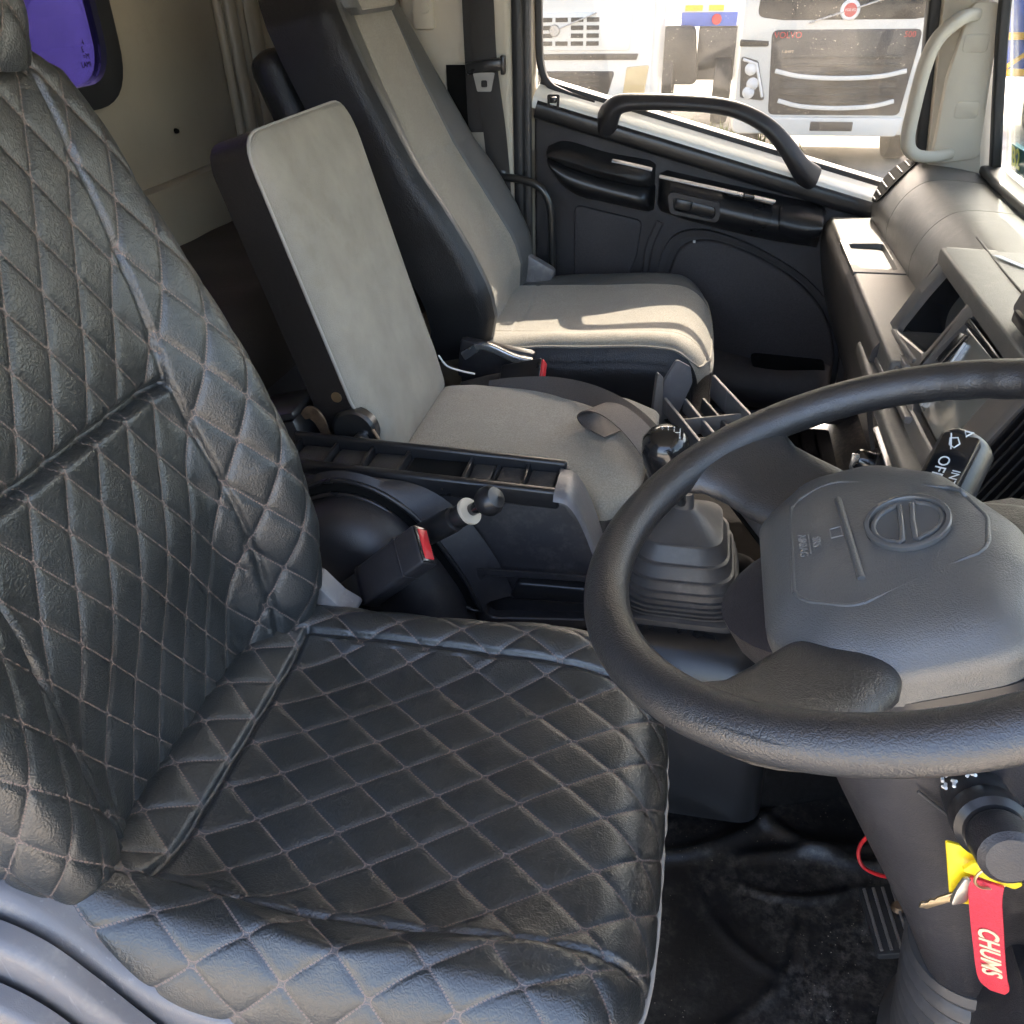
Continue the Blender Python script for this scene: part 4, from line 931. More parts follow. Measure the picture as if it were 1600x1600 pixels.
box('body', (.445, 1.12, .812), (.51, 1.265, .875), 'bezel', tx, .008, rot=(0, .25, 0))
box('clip', (.435, 1.14, .812), (.45, 1.24, .83), 'plastic_smooth', tx, .004)
# passenger side kick panel and engine tunnel
tn = thing('engine_tunnel', 'black moulded engine tunnel cover beneath the gear lever', 'tunnel cover', (.3, 1.3, 0))
loft('cover', [[Vector((x, y, z)) for y, z in ((.985 + e, .0), (1.0 + e, .20), (1.03 + e, .30), (1.08 + e, .335 - max(0, e - .02)), (1.30, .26), (1.66, .24), (1.74, .20), (1.78, .0))] for x, e in ((-.15, .06), (-.06, .02), (.10, .0), (.20, .03), (.34, .09), (.62, .12))], 'carpet', tn, ang=60)
# ================================================================ steering wheel, column, stalks, key
WA = .377; WC = Vector((.150, .549, .899)); Wn = Vector((-math.sin(WA), 0, math.cos(WA))); Wu = Vector((math.cos(WA), 0, math.sin(WA))); Wv = Vector((0, 1, 0))
def wp(u, v, h=0): return WC + Wu * u + Wv * v + Wn * h
sw_ = thing('steering_wheel', 'black two-spoke steering wheel with padded hub and oval emblem', 'steering wheel', tuple(WC))
RR, rr = .2075, .0168
V, F = [], []; n1, n2 = 240, 28
for i in range(n1):
    a = 2 * math.pi * i / n1
    for k in range(n2):
        b = 2 * math.pi * k / n2; r_ = rr * (1 + .06 * math.cos(2 * b))
        grip = .0014 * math.cos(a * 40) * max(0, -math.cos(b)) * max(0, math.cos(a) - .0) if math.cos(a) > 0 else 0
        r_ += grip
        V.append(wp((RR + r_ * math.cos(b)) * math.cos(a), (RR + r_ * math.cos(b)) * math.sin(a), r_ * 1.02 * math.sin(b)))
for i in range(n1):
    for k in range(n2): F.append((i * n2 + k, ((i + 1) % n1) * n2 + k, ((i + 1) % n1) * n2 + (k + 1) % n2, i * n2 + (k + 1) % n2))
add('rim', V, F, 'wheel_grip', sw_, ang=180)
hubpoly = [(-.094, 0), (-.092, .055), (-.084, .100), (-.050, .130), (-.010, .131), (.030, .116), (.060, .075), (.082, .02), (.088, -.03), (.084, -.070), (.066, -.102), (.030, -.120), (-.015, -.121), (-.050, -.115), (-.082, -.088), (-.092, -.048)]
hubpoly = [(-.094, -.065), (-.094, .080), (-.055, .132), (.005, .134), (.055, .092), (.087, .005), (.087, -.060), (.062, -.116), (-.018, -.122), (-.060, -.110)]
hubc = rounded(hubpoly, .040, 7)
def hub_h(f): return -.007 - .008 * f ** 2 - .020 * f ** 8
rings = [[wp(u * .99, v * .99, -.060) for u, v in hubc], [wp(u, v, -.044) for u, v in hubc]]
for f in (1.0, .99, .975, .955, .93, .895, .85, .78, .68, .56, .44, .32, .2, .1, .02):
    rings.append([wp(.005 + (u - .005) * f, v * f, hub_h(f) - (.006 if f == 1.0 else .0)) for u, v in hubc])
hub = loft('hub_pad', rings, 'hub_plastic', sw_, ang=60)
lathe('hub_housing', [(.06, -.16), (.085, -.12), (.105, -.075), (.108, -.050), (.100, -.046)], WC + Wu * .0, tuple(Wn), 'plastic', sw_, 40, sx=1.2, sy=.82)
# raised airbag panel, groove bar, emblem, embossed marks
def hubpt(u, v, d=0):
    k = 1.0
    # radial position within the pad outline
    best = 1e9
    a = math.atan2(v, u - .005); rr_ = math.hypot(u - .005, v)
    m_ = min(hubc, key=lambda p: abs((math.atan2(p[1], p[0] - .005) - a + math.pi) % (2 * math.pi) - math.pi)); ro = math.hypot(m_[0] - .005, m_[1])
    return wp(u, v, hub_h(min(1, rr_ / ro)) + d)
pan = [tuple(p) for p in rounded([(-.068, -.052), (-.062, .072), (-.030, .090), (.058, .040), (.066, 0), (.058, -.040), (-.030, -.075)], .025, 6)]
sweep('panel_edge', [hubpt(u, v, -.0010) for u, v in pan], .0018, 'hub_plastic', hub, closed=True, smooth=2)
sweep('bar_groove', [hubpt(-.026 + .004 * k / 6, .055 - .105 * k / 6, .0006) for k in range(7)], .0026, 'hub_plastic', hub, smooth=3)
ec = (.016, .002)
lathe('emblem_ring', [(.0335, -.001), (.0335, .0022), (.0325, .0030), (.0295, .0030), (.0288, .002), (.0288, -.001), (.0335, -.001)], hubpt(*ec) + Wn * .0010, tuple(Wn), 'emblem', hub, 56, up=(0, 1, 0), sx=.86, sy=1.0)
for s in (-1, 1):
    # two half-moon shapes either side of a slanted bar
    pts = []
    for k in range(13):
        a = -math.pi / 2 + math.pi * k / 12; pts.append((s * (.0050 + .0215 * math.cos(a)), .0205 * math.sin(a) - s * .0))
    pts = pts if s > 0 else pts[::-1]
    lp_ = [hubpt(ec[0] + p * .86 + .12 * q, ec[1] + q * 1.05, .0016) for p, q in pts]
    sweep('emblem_half', lp_, .0022, 'emblem', hub, closed=True, smooth=2)
lathe('emblem_disc', [(0, .0012), (.0288, .0012), (.0288, -.001)], hubpt(*ec) - Wn * .0002, tuple(Wn), 'emblem', hub, 48, sx=.86, sy=1.0)
tu, tv = -Wv, Wu
text('embossed_text', 'AIRBAG', .0085, hubpt(-.057, .004, .0006), tu, tv, 'grey_print', hub, .0003)
text('embossed_text', 'SRS', .0085, hubpt(-.047, .004, .0006), tu, tv, 'grey_print', hub, .0003)
bk2 = [(-.036, .016), (-.036, .004), (-.028, .004), (-.028, .016)]
sweep('embossed_mark', [hubpt(u, v, .0004) for u, v in bk2], .0006, 'grey_print', hub, closed=True, smooth=0)
sweep('embossed_mark', [hubpt(-.052, .016, .0004), hubpt(-.052, -.008, .0004)], .0005, 'grey_print', hub, smooth=0)
# spokes
for s in (-1, 1):
    rings = []
    path = [((-.034, .085), .066, .014, -.040), ((-.050, .108), .086, .016, -.036), ((-.070, .130), .090, .016, -.031), ((-.088, .150), .088, .0165, -.023), ((-.104, .167), .102, .017, -.012), ((-.116, .178), .130, .0165, -.004), ((-.122, .184), .150, .012, .0)]
    d = np.array([-.64, .77]); d /= np.linalg.norm(d); pr = np.array([d[1], -d[0]])
    for (u, v), w, hgt, hc in path:
        ring = []
        for k in range(28):
            a = 2 * math.pi * k / 28; ca, sa = math.cos(a), math.sin(a)
            x = w / 2 * math.copysign(abs(ca) ** .75, ca); y = hgt * math.copysign(abs(sa) ** .8, sa)
            # follow the rim's curve at the outer end
            bend = (x / .105) ** 2 * .045 * max(0, (math.hypot(u, v) - .14) / .08)
            ring.append(wp(u + pr[0] * x - d[0] * bend, s * (v + pr[1] * x - d[1] * bend), hc + y))
        rings.append(ring if s > 0 else ring[::-1])
    loft('spoke', rings, 'wheel_grip', sw_, ang=180)
# lower trim between the spokes and the pad on the near side, with a screw hole
tr_ = loft('hub_skirt', [[wp(u * .985 + .004, v * .985 - .001, h) for u, v in hubc] for h in (-.105, -.058)], 'plastic_smooth', sw_)
lathe('screw_hole', [(0, -.001), (.0045, .0005), (.0065, .001), (.007, -.002)], wp(.030, -.1205, -.075), (0, -1, 0), 'hole', tr_, 18)

# column shroud and boot
cl_ = thing('steering_column', 'charcoal plastic steering column shroud with ribbed rubber boot', 'steering column', (.42, .58, .1))
ax = -Wn
def colring(d, a, b, off=(0, 0), n=28, e=.7):
    c = WC + ax * d + Wu * off[0] + Wv * off[1]; out = []
    for k in range(n):
        t = 2 * math.pi * k / n; ct, st_ = math.cos(t), math.sin(t)
        out.append(c + Wu * a * math.copysign(abs(ct) ** e, ct) + Wv * b * math.copysign(abs(st_) ** e, st_))
    return out
loft('shroud', [colring(.10, .105, .085, (.02, .0)), colring(.16, .108, .086, (.02, 0)), colring(.28, .088, .074, (.012, .0)), colring(.42, .068, .064, (.008, 0)), colring(.50, .060, .060, (.005, 0)), colring(.52, .050, .050)], 'plastic', cl_, ang=60)
sweep('split_line', [WC + ax * (.18 + .02 * k) + Wv * (-.0865 + .0016 * k) + Wu * (-.02 + .01 * k) for k in range(9)], .0012, 'rubber', cl_)
prf = []
for k in range(9):
    r_ = .064 + .0052 * k; z_ = -.50 - .021 * k; prf += [(r_, z_ + .004), (r_ + .005, z_ - .004), (r_ + .004, z_ - .010), (r_ - .001, z_ - .013)]
prf += [(.13, -.70), (.14, -.74)]
lathe('boot', prf[::-1], WC, tuple(Wn), 'rubber', cl_, 48)
# wiper stalk towards the passenger, light stalk towards the open door
s1 = thing('wiper_stalk', 'black wiper stalk with white OFF marks behind the wheel rim', 'stalk', (.25, .70, .80))
pa, pb = Vector((.205, .66, .765)), Vector((.278, .79, .868))
dirn = (pb - pa).normalized()
lathe('lever', [(.014, -.09), (.015, 0), (.017, .02), (.022, .055)], pa, tuple(dirn), 'plastic_smooth', s1, 24)
lathe('grip', [(.022, 0), (.0235, .002), (.0245, .05), (.0235, .098), (.019, .104), (0, .105)], pa + dirn * .055, tuple(dirn), 'plastic_smooth', s1, 28, sx=1.15, sy=.85)
camd = (cam.matrix_world.translation - (pa + dirn * .10)).normalized()
A_ = dirn; fN = (camd - A_ * camd.dot(A_)).normalized(); fN = (Vector((-.35, -.35, .87)) - A_ * Vector((-.35, -.35, .87)).dot(A_)).normalized(); fU = A_.cross(fN)
fp = lambda l, c: pa + A_ * l + fN * .0268 + fU * c
prism('print_face', rounded([(-.016, -.046), (.016, -.046), (.016, .040), (-.016, .040)], .004), pa + A_ * .11 + fN * .0262, fU, A_, .012, 'gloss_black', s1, .002)
text('print', 'OFF', .014, fp(.112, -.004), -A_, fU, 'white_print', s1, .0002)
text('print', 'INT', .010, fp(.104, .010), -A_, fU, 'white_print', s1, .0002)
lathe('print_dot', [(0, .0006), (.0016, .0005), (.0017, 0)], fp(.096, -.004), tuple(fN), 'white_print', s1, 10)
sweep('print_symbol', [fp(.086, -.008), fp(.093, -.013), fp(.093, -.003)], .0007, 'white_print', s1, closed=True, smooth=0)
sweep('print_symbol', [fp(.082, -.012), fp(.076, -.012), fp(.072, -.004), fp(.080, -.002)], .0007, 'white_print', s1, closed=True, smooth=1)
sweep('print_symbol', [fp(.136, -.006), fp(.143, -.008), fp(.145, -.002), fp(.139, .002), fp(.134, -.001)], .0007, 'white_print', s1, closed=True, smooth=1)
sweep('print_symbol', [fp(.132, -.003), fp(.148, -.009)], .0006, 'white_print', s1, smooth=0)
sweep('print_symbol', [fp(.148, .004), fp(.153, .001), fp(.153, .008)], .0010, 'white_print', s1, closed=True, smooth=0)
s2 = thing('light_stalk', 'black light switch stalk with worn white symbols below the wheel rim', 'stalk', (.25, .42, .74))
qa, qb = Vector((.232, .485, .724)), Vector((.232, .365, .765)); dq = (qb - qa).normalized()
lathe('lever', [(.011, -.06), (.013, -.01), (.019, .012), (.0225, .035), (.0225, .050), (.021, .052)], qa, tuple(dq), 'plastic_smooth', s2, 30)
lathe('collar', [(.0225, 0), (.024, .002), (.024, .016), (.020, .020)], qa + dq * .052, tuple(dq), 'plastic_smooth', s2, 30)
lathe('tip', [(.018, 0), (.0195, .004), (.0190, .026), (.015, .030), (0, .0305)], qa + dq * .074, tuple(dq), 'plastic', s2, 30)
fN2 = (Vector((-.68, .28, .70)) - dq * Vector((-.68, .28, .70)).dot(dq)).normalized(); fU2 = dq.cross(fN2)
def worn(l, c, sz, k):
    for j in range(4):
        a = random.uniform(0, 6.28); b = Vector((0, 0, 0)) + qa + dq * (l + random.uniform(-sz, sz)) + fU2 * (c + random.uniform(-sz, sz)) + fN2 * .0232
        sweep('worn_print', [b, b + dq * sz * math.cos(a) + fU2 * sz * math.sin(a)], .0012, 'tan_print' if k < 2 else 'white_print', s2, smooth=0)
for k, (l, c) in enumerate(((.006, -.006), (.018, -.009), (.026, .006), (.038, .008), (.040, -.012))): worn(l, c, .0042, k)
# ignition key, ring, yellow tag and red strap
kx = Vector((.262, .445, .700))
ig = thing('ignition_key', 'brass key on a ring in the ignition lock below the stalk', 'key', tuple(kx))
lathe('lock_barrel', [(.018, -.03), (.019, .006), (.017, .010), (.010, .011), (0, .009)], Vector((.268, .462, .700)), (-.5, -1, .1), 'plastic_smooth', ig, 24)
def flat3(name, poly, O, U, V, d, m, parent, bev=.0006): return prism(name, poly, O, U, V, d, m, parent, bev)
kO = Vector((.2375, .428, .662)); kU = Vector((-.62, .1, -.78)).normalized(); kV = Vector((.78, 0, -.62)); kV = (kV - kU * kV.dot(kU)).normalized()
if kU.cross(kV).y > 0: kV = -kV
flat3('blade', [(0, -.0040), (.020, -.0040), (.023, -.0025), (.026, -.0041), (.030, -.0022), (.034, -.0038), (.039, 0), (.035, .0040), (0, .0040)], kO, kU, kV, .0018, 'brass', ig)
bow = rounded([(0, -.010), (.004, -.010), (.006, 0), (.004, .010), (0, .010), (-.010, .012), (-.012, 0), (-.010, -.012)], .004)
bU, bV = Vector((.9, .3, -.1)).normalized(), Vector((-.05, 0, 1)); bV = (bV - bU * bV.dot(bU)).normalized()
flat3('bow', [(a * .8, b * 1.35) for a, b in bow], kO + Vector((.001, -.001, .004)), bU, bV, .0028, 'steel', ig)
sweep('key_ring', [kO + Vector((.012 + .015 * math.cos(t), -.005 + .004 * math.cos(t), .032 + .014 * math.sin(t))) for t in np.linspace(0, 2 * math.pi, 14, endpoint=False)], .0011, 'brass', ig, closed=True, smooth=3)
yt = thing('key_tag', 'bright yellow plastic key tag hanging beside the key', 'key tag', tuple(kO))
prism('tag', rounded([(-.010, -.033), (.010, -.036), (.012, .028), (-.009, .036)], .002), kO + Vector((-.005, .004, .016)), Vector((1, .10, .05)), Vector((-.30, 0, 1)), .0022, 'yellow_plastic', yt, .0006)
prism('loop', rounded([(-.020, -.006), (.020, -.004), (.022, .004), (-.018, .007)], .003), kO + Vector((.010, -.004, .029)), Vector((1, .0, -.35)), Vector((.35, 0, 1)), .003, 'yellow_plastic', yt, .001)
rs = thing('key_strap', 'red webbing key strap with CHUMS lettering hanging below the ignition', 'key strap', tuple(kO + Vector((.03, 0, 0))))
sp0 = [Vector((.246, .425, .684)), Vector((.248, .423, .670)), Vector((.257, .424, .640)), Vector((.268, .425, .605)), Vector((.279, .427, .572)), Vector((.287, .430, .553)), Vector((.294, .434, .538))]
sweep('strap', sp0, sect(.0215, .0024, .0008, 2), 'red_strap', rs, up=(-.35, -1, -.15), smooth=5, scale=[1, 1, 1.02, 1, 1, .95, .5])
sD = (sp0[4] - sp0[2]).normalized(); sNn = Vector((-.30, -1, -.12)); sNn = (sNn - sD * sNn.dot(sD)).normalized()
text('lettering', 'CHUMS', .0190, (sp0[2] + sp0[4]) / 2 + sNn * .0022 + sD * .002, sD, sNn.cross(sD), 'tan_print', rs, .0003, shear=.15, bold=.0004)
# ================================================================ console beside the middle seat
co = thing('centre_console', 'black plastic console with divided coin tray beside the middle seat', 'console', (-.35, 1.1, 0))
# side wall seen by the driver, upper edge and front end
body = [(-.62, .02), (-.62, .566), (-.60, .570), (-.175, .558), (-.150, .552), (-.128, .520), (-.105, .460), (-.098, .41), (-.092, .30), (-.09, .02)]
prism('side_wall', [(x, z) for x, z in body][::-1], (0, 1.085, 0), (1, 0, 0), (0, 0, 1), .03, 'plastic', co, .012, 3)
box('inner_wall', (-.62, 1.160, .30), (-.165, 1.180, .570), 'plastic', co, .006, rot=(0, .03, 0))
# tray: floor, two rims, dividers
box('tray_floor', (-.61, 1.095, .545), (-.17, 1.17, .560), 'plastic', co, .002, rot=(0, .03, 0))
for y0, y1, zt in ((1.080, 1.096, .577), (1.158, 1.172, .584)):
    box('tray_rim', (-.625, y0, .545), (-.165, y1, zt), 'plastic_smooth', co, .005, 3, rot=(0, .03, 0))
for k, x in enumerate((-.612, -.548, -.486, -.424, -.318, -.274, -.225, -.172)):
    z = .563 - (x + .39) * .03
    box('divider', (x - .003, 1.095, z - .022), (x + .003, 1.16, z + (.012 if k not in (5,) else .004)), 'plastic_smooth', co, .002)
box('bin_shade', (-.415, 1.10, .5605), (-.325, 1.158, .5645), 'hole', co, .001)  # thin black plate on the tray floor, painted shade of a deeper bin
for x0, x1 in ((-.604, -.552), (-.540, -.49), (-.478, -.43), (-.312, -.278), (-.268, -.230), (-.219, -.178)):
    z = .564 - ((x0 + x1) / 2 + .39) * .03
    box('tray_mat', (x0, 1.098, z - .004), (x1, 1.157, z + .002), 'dash_dark', co, .002)
# front end cap: grey band flowing down to the floor
capf = catmull([(-.172, .571), (-.150, .566), (-.130, .535), (-.108, .475), (-.096, .42), (-.088, .34)], 5)
loft('end_band', [[Vector((p[0], y, p[1] - dz)) for p in capf] for y, dz in ((1.070, .012), (1.074, .004), (1.085, 0), (1.15, .0), (1.158, .006))], 'seat_shield', co, closed=False, caps=False, ang=60)
# storage niche low in the wall
ni = rounded([(-.278, .330), (-.112, .350), (-.110, .425), (-.285, .415)], .016)
ringplate('niche_rim', [(x * 1.0, z) for x, z in ray_rect(ni, -.292, -.100, .318, .436)], ni, (0, 1.056, 0), (1, 0, 0), (0, 0, 1), .004, 'plastic', co, .02)
prism('niche_ledge', rounded([(-.245, .365), (-.115, .372), (-.113, .405), (-.228, .402)], .01), (0, 1.066, 0), (1, 0, 0), (0, 0, 1), .02, 'plastic_smooth', co, .01, 3)
# brake lever housing: arched bulge with a curved slot
arch = catmull([(-.66, .50), (-.585, .515), (-.53, .545), (-.475, .552), (-.42, .530), (-.375, .480), (-.335, .420), (-.308, .36), (-.29, .26), (-.285, .1)], 6)
rings = []
for k in range(11):
    f = k / 10; y = 1.062 - .085 * math.sin(f * math.pi / 2); sh = .05 * (1 - math.cos(f * math.pi / 2)) ** 1.2
    rings.append([Vector((p[0] - sh * .7, y, p[1] - sh)) for p in arch] + [Vector((-.66, y, .1))])
loft('brake_housing', rings, 'plastic', co, ang=60)
sc_ = lambda p: (p[0] * 1.05, 1.24 - (1.24 - p[1]) * 1.05)
so_ = [sc_(p) for p in catmull([(-.545, .585), (-.50, .606), (-.45, .608), (-.395, .585), (-.345, .535), (-.300, .462), (-.272, .395)], 6)]; si_ = [sc_(p) for p in catmull([(-.532, .574), (-.49, .586), (-.45, .584), (-.406, .564), (-.362, .514), (-.320, .444), (-.290, .390)], 6)]
cre = [tuple(p) for p in so_] + [tuple(p) for p in si_[::-1]]
prism('lever_slot', cre[::-1], (0, 1.046, 0), (1, 0, 0), (0, 0, 1), .02, 'hole', co, 0)
sweep('slot_rim', [(x, 1.044, z) for x, z in cre[::2]], .0040, 'plastic_smooth', co, closed=True, smooth=2)
n_o = len(so_); up1 = []; up2 = []
for i, (x, z) in enumerate(so_):
    f = i / (n_o - 1); w_ = float(sstep(f, .25, .8))
    up1.append(Vector((x + .012 * w_, 1.055, z + .012))); up2.append(Vector((x + .050 * w_ - .01 * (1 - w_), 1.076, (z + .016) * w_ + (1 - w_) * max(.566, z - .012))))
loft('slot_surround', [[Vector((x, 1.046, z)) for x, z in so_], up1, up2], 'plastic', co, closed=False, caps=False, ang=70)
pb_ = thing('parking_brake', 'black parking brake lever with round knob leaning out of its slot', 'brake lever', (-.36, 1.0, .5))
l0, l1 = Vector((-.385, 1.01, .500)), Vector((-.235, .965, .624)); ld = (l1 - l0).normalized()
lathe('shaft', [(.016, -.04), (.0175, 0), (.0165, .03), (.0190, .034), (.0190, .10), (.0180, .112), (.013, .114), (.013, .118), (.0165, .120), (.0165, .134), (.0155, .136)], l0, tuple(ld), 'plastic_smooth', pb_, 26)
lathe('release_ring', [(.0145, 0), (.0185, .001), (.019, .004), (.0185, .007), (.0145, .008)], l0 + ld * .140, tuple(ld), 'beige', pb_, 24, sx=1.1, sy=1.0)
lathe('neck', [(.009, 0), (.0095, .03)], l0 + ld * .150, tuple(ld), 'gloss_black', pb_, 18)
lathe('knob', [(.010, 0), (.0185, .004), (.0215, .012), (.0205, .022), (.015, .030), (0, .033)], l0 + ld * .172, tuple(ld), 'plastic_smooth', pb_, 28)
bu = thing('belt_buckle', 'black seat belt buckle with red button standing beside the driver seat', 'buckle', (-.45, .93, .4))
b0, b1 = Vector((-.50, .925, .405)), Vector((-.325, .925, .565)); bd = (b1 - b0).normalized()
bup = Vector((-.55, -.65, .55)); bup = (bup - bd * bup.dot(bd)).normalized(); bs = bd.cross(bup)
def obox(name, c, a, b, cc, ha, hb, hc, m, parent, bev=.004, seg=3):
    bm = bmesh.new(); bmesh.ops.create_cube(bm, size=2.0)
    for v in bm.verts: v.co = Vector((v.co.x * ha, v.co.y * hb, v.co.z * hc))
    bmesh.ops.bevel(bm, geom=list(bm.edges), offset=bev, segments=seg, affect='EDGES', profile=.5, clamp_overlap=True)
    M = Matrix((a, b, cc)).transposed().to_4x4(); M.translation = c; bm.transform(M); return from_bm(name, bm, m, parent)
obox('sleeve', b0 + bd * .035, bd, bs, bup, .075, .027, .013, 'rubber_black', bu, .006)
obox('housing', b0 + bd * .165, bd, bs, bup, .068, .031, .015, 'plastic', bu, .005)
obox('housing_band', b0 + bd * .190, bd, bs, bup, .0022, .0318, .0158, 'plastic', bu, .001)
obox('housing_band', b0 + bd * .105, bd, bs, bup, .003, .030, .0150, 'plastic', bu, .001)
obox('release_button', b0 + bd * .231, bd, bs, bup, .0045, .024, .0085, 'red_plastic', bu, .002)
obox('button_rim', b0 + bd * .230, bd, bs, bup, .0035, .029, .0135, 'gloss_black', bu, .002)
# middle seat buckle and lap strap
mb = thing('belt_buckle', 'dark buckle with red edge lying between the middle and passenger seats', 'buckle', (-.33, 1.65, .5))
m0, m1 = Vector((-.415, 1.665, .475)), Vector((-.285, 1.648, .515)); md = (m1 - m0).normalized(); mu = Vector((.1, -.5, .85)); mu = (mu - md * mu.dot(md)).normalized(); mside = md.cross(mu)
obox('housing', m0 + md * .085, md, mside, mu, .048, .028, .013, 'plastic_smooth', mb, .004)
obox('release_button', m0 + md * .134, md, mside, mu, .003, .025, .010, 'red_plastic', mb, .0015)
sweep('stalk', [m0 + Vector((-.06, .0, -.02)), m0, m0 + md * .05], sect(.03, .006, .002), 'webbing', mb, up=tuple(mu))
sweep('wire', [(-.505, 1.615, .55), (-.49, 1.62, .525), (-.46, 1.622, .515), (-.43, 1.622, .51)], .002, 'white_print', mb)
ls = thing('lap_belt', 'grey-brown lap belt looping across the middle seat cushion', 'lap belt', (-.15, 1.5, .5))
def ribbon(name, cs, ws, m, parent, th=.0022):
    c = catmull(cs, 7); w = catmull(ws, 7); rings = []
    for i in range(len(c)):
        T = Vector(c[min(i + 1, len(c) - 1)] - c[max(i - 1, 0)]).normalized(); W_ = Vector(w[i]); n_ = T.cross(W_).normalized() * th / 2; C_ = Vector(c[i])
        rings.append([C_ - W_ + n_, C_ + W_ + n_, C_ + W_ - n_, C_ - W_ - n_])
    return loft(name, rings, m, parent, ang=50)
ribbon('strap', [(-.40, 1.620, .480), (-.34, 1.608, .496), (-.26, 1.585, .510), (-.18, 1.540, .520), (-.11, 1.475, .524), (-.055, 1.40, .520), (-.028, 1.35, .50), (-.016, 1.32, .46)], [(0, .005, .016), (0, .006, .016), (.003, .012, .016), (.007, .016, .013), (.012, .016, .010), (.018, .012, .007), (.020, .008, .004), (.022, .008, 0)], 'webbing_brown', ls)
ribbon('strap_loop', [(-.016, 1.300, .470), (-.030, 1.322, .508), (-.070, 1.362, .540), (-.115, 1.403, .553), (-.150, 1.432, .545), (-.166, 1.446, .526), (-.152, 1.436, .512), (-.11, 1.405, .508)], [(.018, .021, 0)] * 8, 'webbing_brown', ls)

# ================================================================ gear lever on its console box
gl = thing('gear_lever', 'black gear lever knob above a pleated grey rubber boot', 'gear lever', (.03, 1.13, .35))
def bootring(cx, cy, z, hx, hy, r):
    return [Vector((cx + a, cy + b, z)) for a, b in rounded([(-hx, -hy), (hx, -hy), (hx, hy), (-hx, hy)], r, 6)]
rg_ = []; bx, by = .030, 1.165
steps = [(.352, .092, .100), (.366, .090, .098)]
z = .366; hx, hy = .090, .098
rg_.append(bootring(bx, by, .345, .097, .105, .03)); rg_.append(bootring(bx, by, .360, .096, .104, .03))
for k in range(8):
    up_ = (.011, .012, .013, .016, .021, .027, .032, .034)[k]; sh = (.0, .001, .002, .004, .006, .009, .013, .016)[k]
    cx = bx - .0008 * k; cy = by - .004 * k
    rg_.append(bootring(cx, cy, z, hx - .001, hy - .001, min(hx, hy) * .62)); rg_.append(bootring(cx, cy, z + .0015, hx + .0045, hy + .0045, min(hx, hy) * .62)); rg_.append(bootring(cx, cy, z + .005, hx + .0045, hy + .0045, min(hx, hy) * .62)); rg_.append(bootring(cx, cy, z + .0065, hx + .001, hy + .001, min(hx, hy) * .64))
    hx -= sh; hy -= sh
    z += up_
rg_.append(bootring(bx - .008, by - .034, z, .026, .026, .022)); rg_.append(bootring(bx - .009, by - .036, z + .006, .016, .016, .014)); rg_.append(bootring(bx - .009, by - .036, z + .03, .013, .013, .012))
loft('boot', rg_, 'rubber', gl, ang=28)
g0 = Vector((.022, 1.13, z)); g1 = Vector((-.012, 1.06, .655)); gd = (g1 - g0).normalized()
sweep('shaft', [tuple(g0 - gd * .02), tuple(g1)], .009, 'black_metal', gl, smooth=0)
kb_ = lathe('knob', [(.012, -.058), (.018, -.050), (.024, -.030), (.031, -.005), (.034, .014), (.032, .030), (.024, .040), (.012, .044), (0, .0445)], g1, (-.05, -.10, 1), 'gloss_black', gl, 36, sx=1.0, sy=1.05)
kn = Vector((-.10, -.35, .93)).normalized(); kuu = Vector((1, 0, .1)); kuu = (kuu - kn * kuu.dot(kn)).normalized(); kvv = kn.cross(kuu)
kc2 = g1 + Vector((.004, -.006, .0425))
prism('pattern_plate', rounded([(-.017, -.012), (.017, -.012), (.018, .012), (-.016, .012)], .003), kc2, kuu, kvv, .003, 'plastic_smooth', kb_, .0008)
kp = lambda a, b: kc2 + kuu * a + kvv * b + kn * .0005
for a in (-.011, -.003, .005, .013): sweep('pattern_line', [kp(a, -.007), kp(a, .007)], .0005, 'white_print', kb_, smooth=0)
sweep('pattern_line', [kp(-.011, 0), kp(.013, 0)], .0005, 'white_print', kb_, smooth=0)
for k, (a, b) in enumerate(((-.011, .0095), (-.003, .0095), (.005, .0095), (-.011, -.0095), (-.003, -.0095), (.005, -.0095), (.013, -.0095))): text('pattern_number', 'R241356'[k], .005, kp(a, b), kuu, kvv, 'white_print', kb_, .0002)
gc = thing('gear_console', 'smooth black box carrying the gear lever boot', 'gear console', (.04, 1.12, 0))
loft('box', [[Vector((.035 + a, cy + b, z_)) for a, b in rounded([(-hx_, -hy_), (hx_, -hy_), (hx_, hy_), (-hx_, hy_)], .05, 6)] for z_, hx_, hy_, cy in ((.02, .165, .20, 1.17), (.22, .155, .185, 1.165), (.30, .140, .165, 1.165), (.335, .128, .145, 1.165), (.348, .115, .125, 1.165), (.350, .098, .106, 1.165))], 'plastic_smooth', gc, ang=60)
# open plastic rack in front of the middle seat
rk = thing('plastic_rack', 'grey slatted plastic rack standing upright in front of the middle seat', 'rack', (.05, 1.45, .4))
ru = Vector((.23, -.50, -.03)).normalized(); rq = Vector((.90, .41, 0)).normalized(); rz = Vector((0, 0, 1))
rO = Vector((-.048, 1.665, .470))
def rp_(a, b, c=0): return rO + ru * a + rq * b + rz * c
for b, z0, hh, m in ((.0, .0, .034, 'seat_shield'), (.045, -.006, .030, 'seat_shield'), (.085, -.010, .030, 'rubber'), (.125, .006, .050, 'seat_shield')):
    sweep('rail', [rp_(.045 if b < .1 else .0, b, z0), rp_(.62, b, z0)], sect(.007, hh, .002), m, rk, up=(0, 0, 1), smooth=0)
for k in range(7):
    a = .13 + .075 * k; sweep('cross_slat', [rp_(a, .004, -.006), rp_(a + .012, .122, -.002)], sect(.004, .036, .001, 2), 'bezel', rk, up=(0, 0, 1), smooth=0)
prism('floor_panel', [(0.05, .0), (.62, .0), (.62, .125), (.05, .125)], rp_(0, 0, -.03), ru, rq, .003, 'hole', rk, 0)
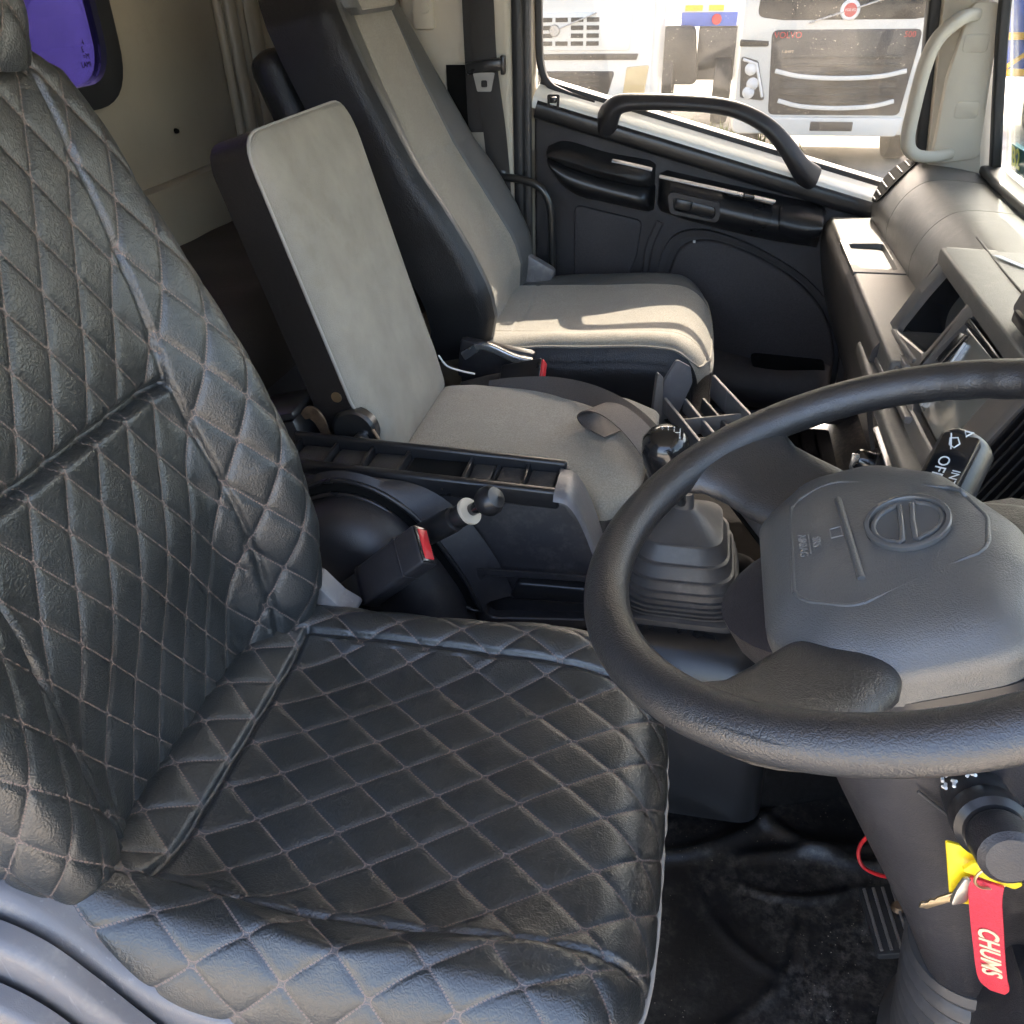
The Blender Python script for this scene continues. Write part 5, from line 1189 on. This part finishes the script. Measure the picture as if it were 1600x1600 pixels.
prism('end_plate', rounded([(-.010, -.10), (.045, -.05), (.070, .020), (.062, .055), (.030, .075), (.006, .030)], .010), rp_(.02, .0, .01), rq, rz, .007, 'seat_shield', rk, .002)
prism('end_post', rounded([(-.012, -.09), (.014, -.11), (.010, .035), (-.004, .050)], .006), rp_(.035, -.012, .02), rq, rz, .010, 'bezel', rk, .002)

# ================================================================ pedals and floor things
pe = thing('pedal', 'ribbed black rubber clutch pedal at the column foot', 'pedal', (.37, .78, .1))
po = Vector((.365, .785, .105)); pu_ = Vector((.96, .12, .26)).normalized(); pv_ = Vector((-.10, .99, .05)); pv_ = (pv_ - pu_ * pv_.dot(pu_)).normalized()
prism('pad', rounded([(-.040, -.050), (.040, -.050), (.040, .050), (-.040, .050)], .006), po, pu_, pv_, .012, 'rubber_black', pe, .002)
pn = pu_.cross(pv_)
for k in range(6):
    a = -.032 + .0128 * k; sweep('rib', [po + pu_ * a + pv_ * -.045 + pn * .0010, po + pu_ * a + pv_ * .045 + pn * .0010], sect(.004, .004, .001, 2), 'bezel', pe, up=tuple(pn), smooth=0)
lathe('stud', [(0, .006), (.006, .006), (.008, .002), (.010, 0)], po + pu_ * .006 + pv_ * .014, tuple(pn), 'rusty_steel', pe, 14)
sweep('arm', [po - pn * .01, po + Vector((.06, .0, .04)), po + Vector((.14, .0, .16))], .009, 'black_metal', pe)
wr_ = thing('red_wire', 'loop of red wire hanging by the pedal', 'wire', (.34, .86, .15))
sweep('loop', [(.355, .82, .205), (.328, .845, .20), (.316, .85, .175), (.313, .845, .150), (.323, .835, .135), (.343, .815, .150), (.360, .80, .175)], .0028, 'red_plastic', wr_)
pb2 = thing('switch_box', 'black moulded box with square outline beside the column boot', 'box', (.40, .46, .2))
box('body', (.318, .40, .30), (.46, .50, .530), 'plastic', pb2, .008)
for k in (0, 1): sweep('square_mark', [Vector((.325 + .006 * k, .3985, .515 - .006 * k)), Vector((.370 - .006 * k, .3985, .515 - .006 * k)), Vector((.370 - .006 * k, .3985, .470 + .006 * k)), Vector((.325 + .006 * k, .3985, .470 + .006 * k))], .0012, 'grey_print', pb2, closed=True, smooth=0)
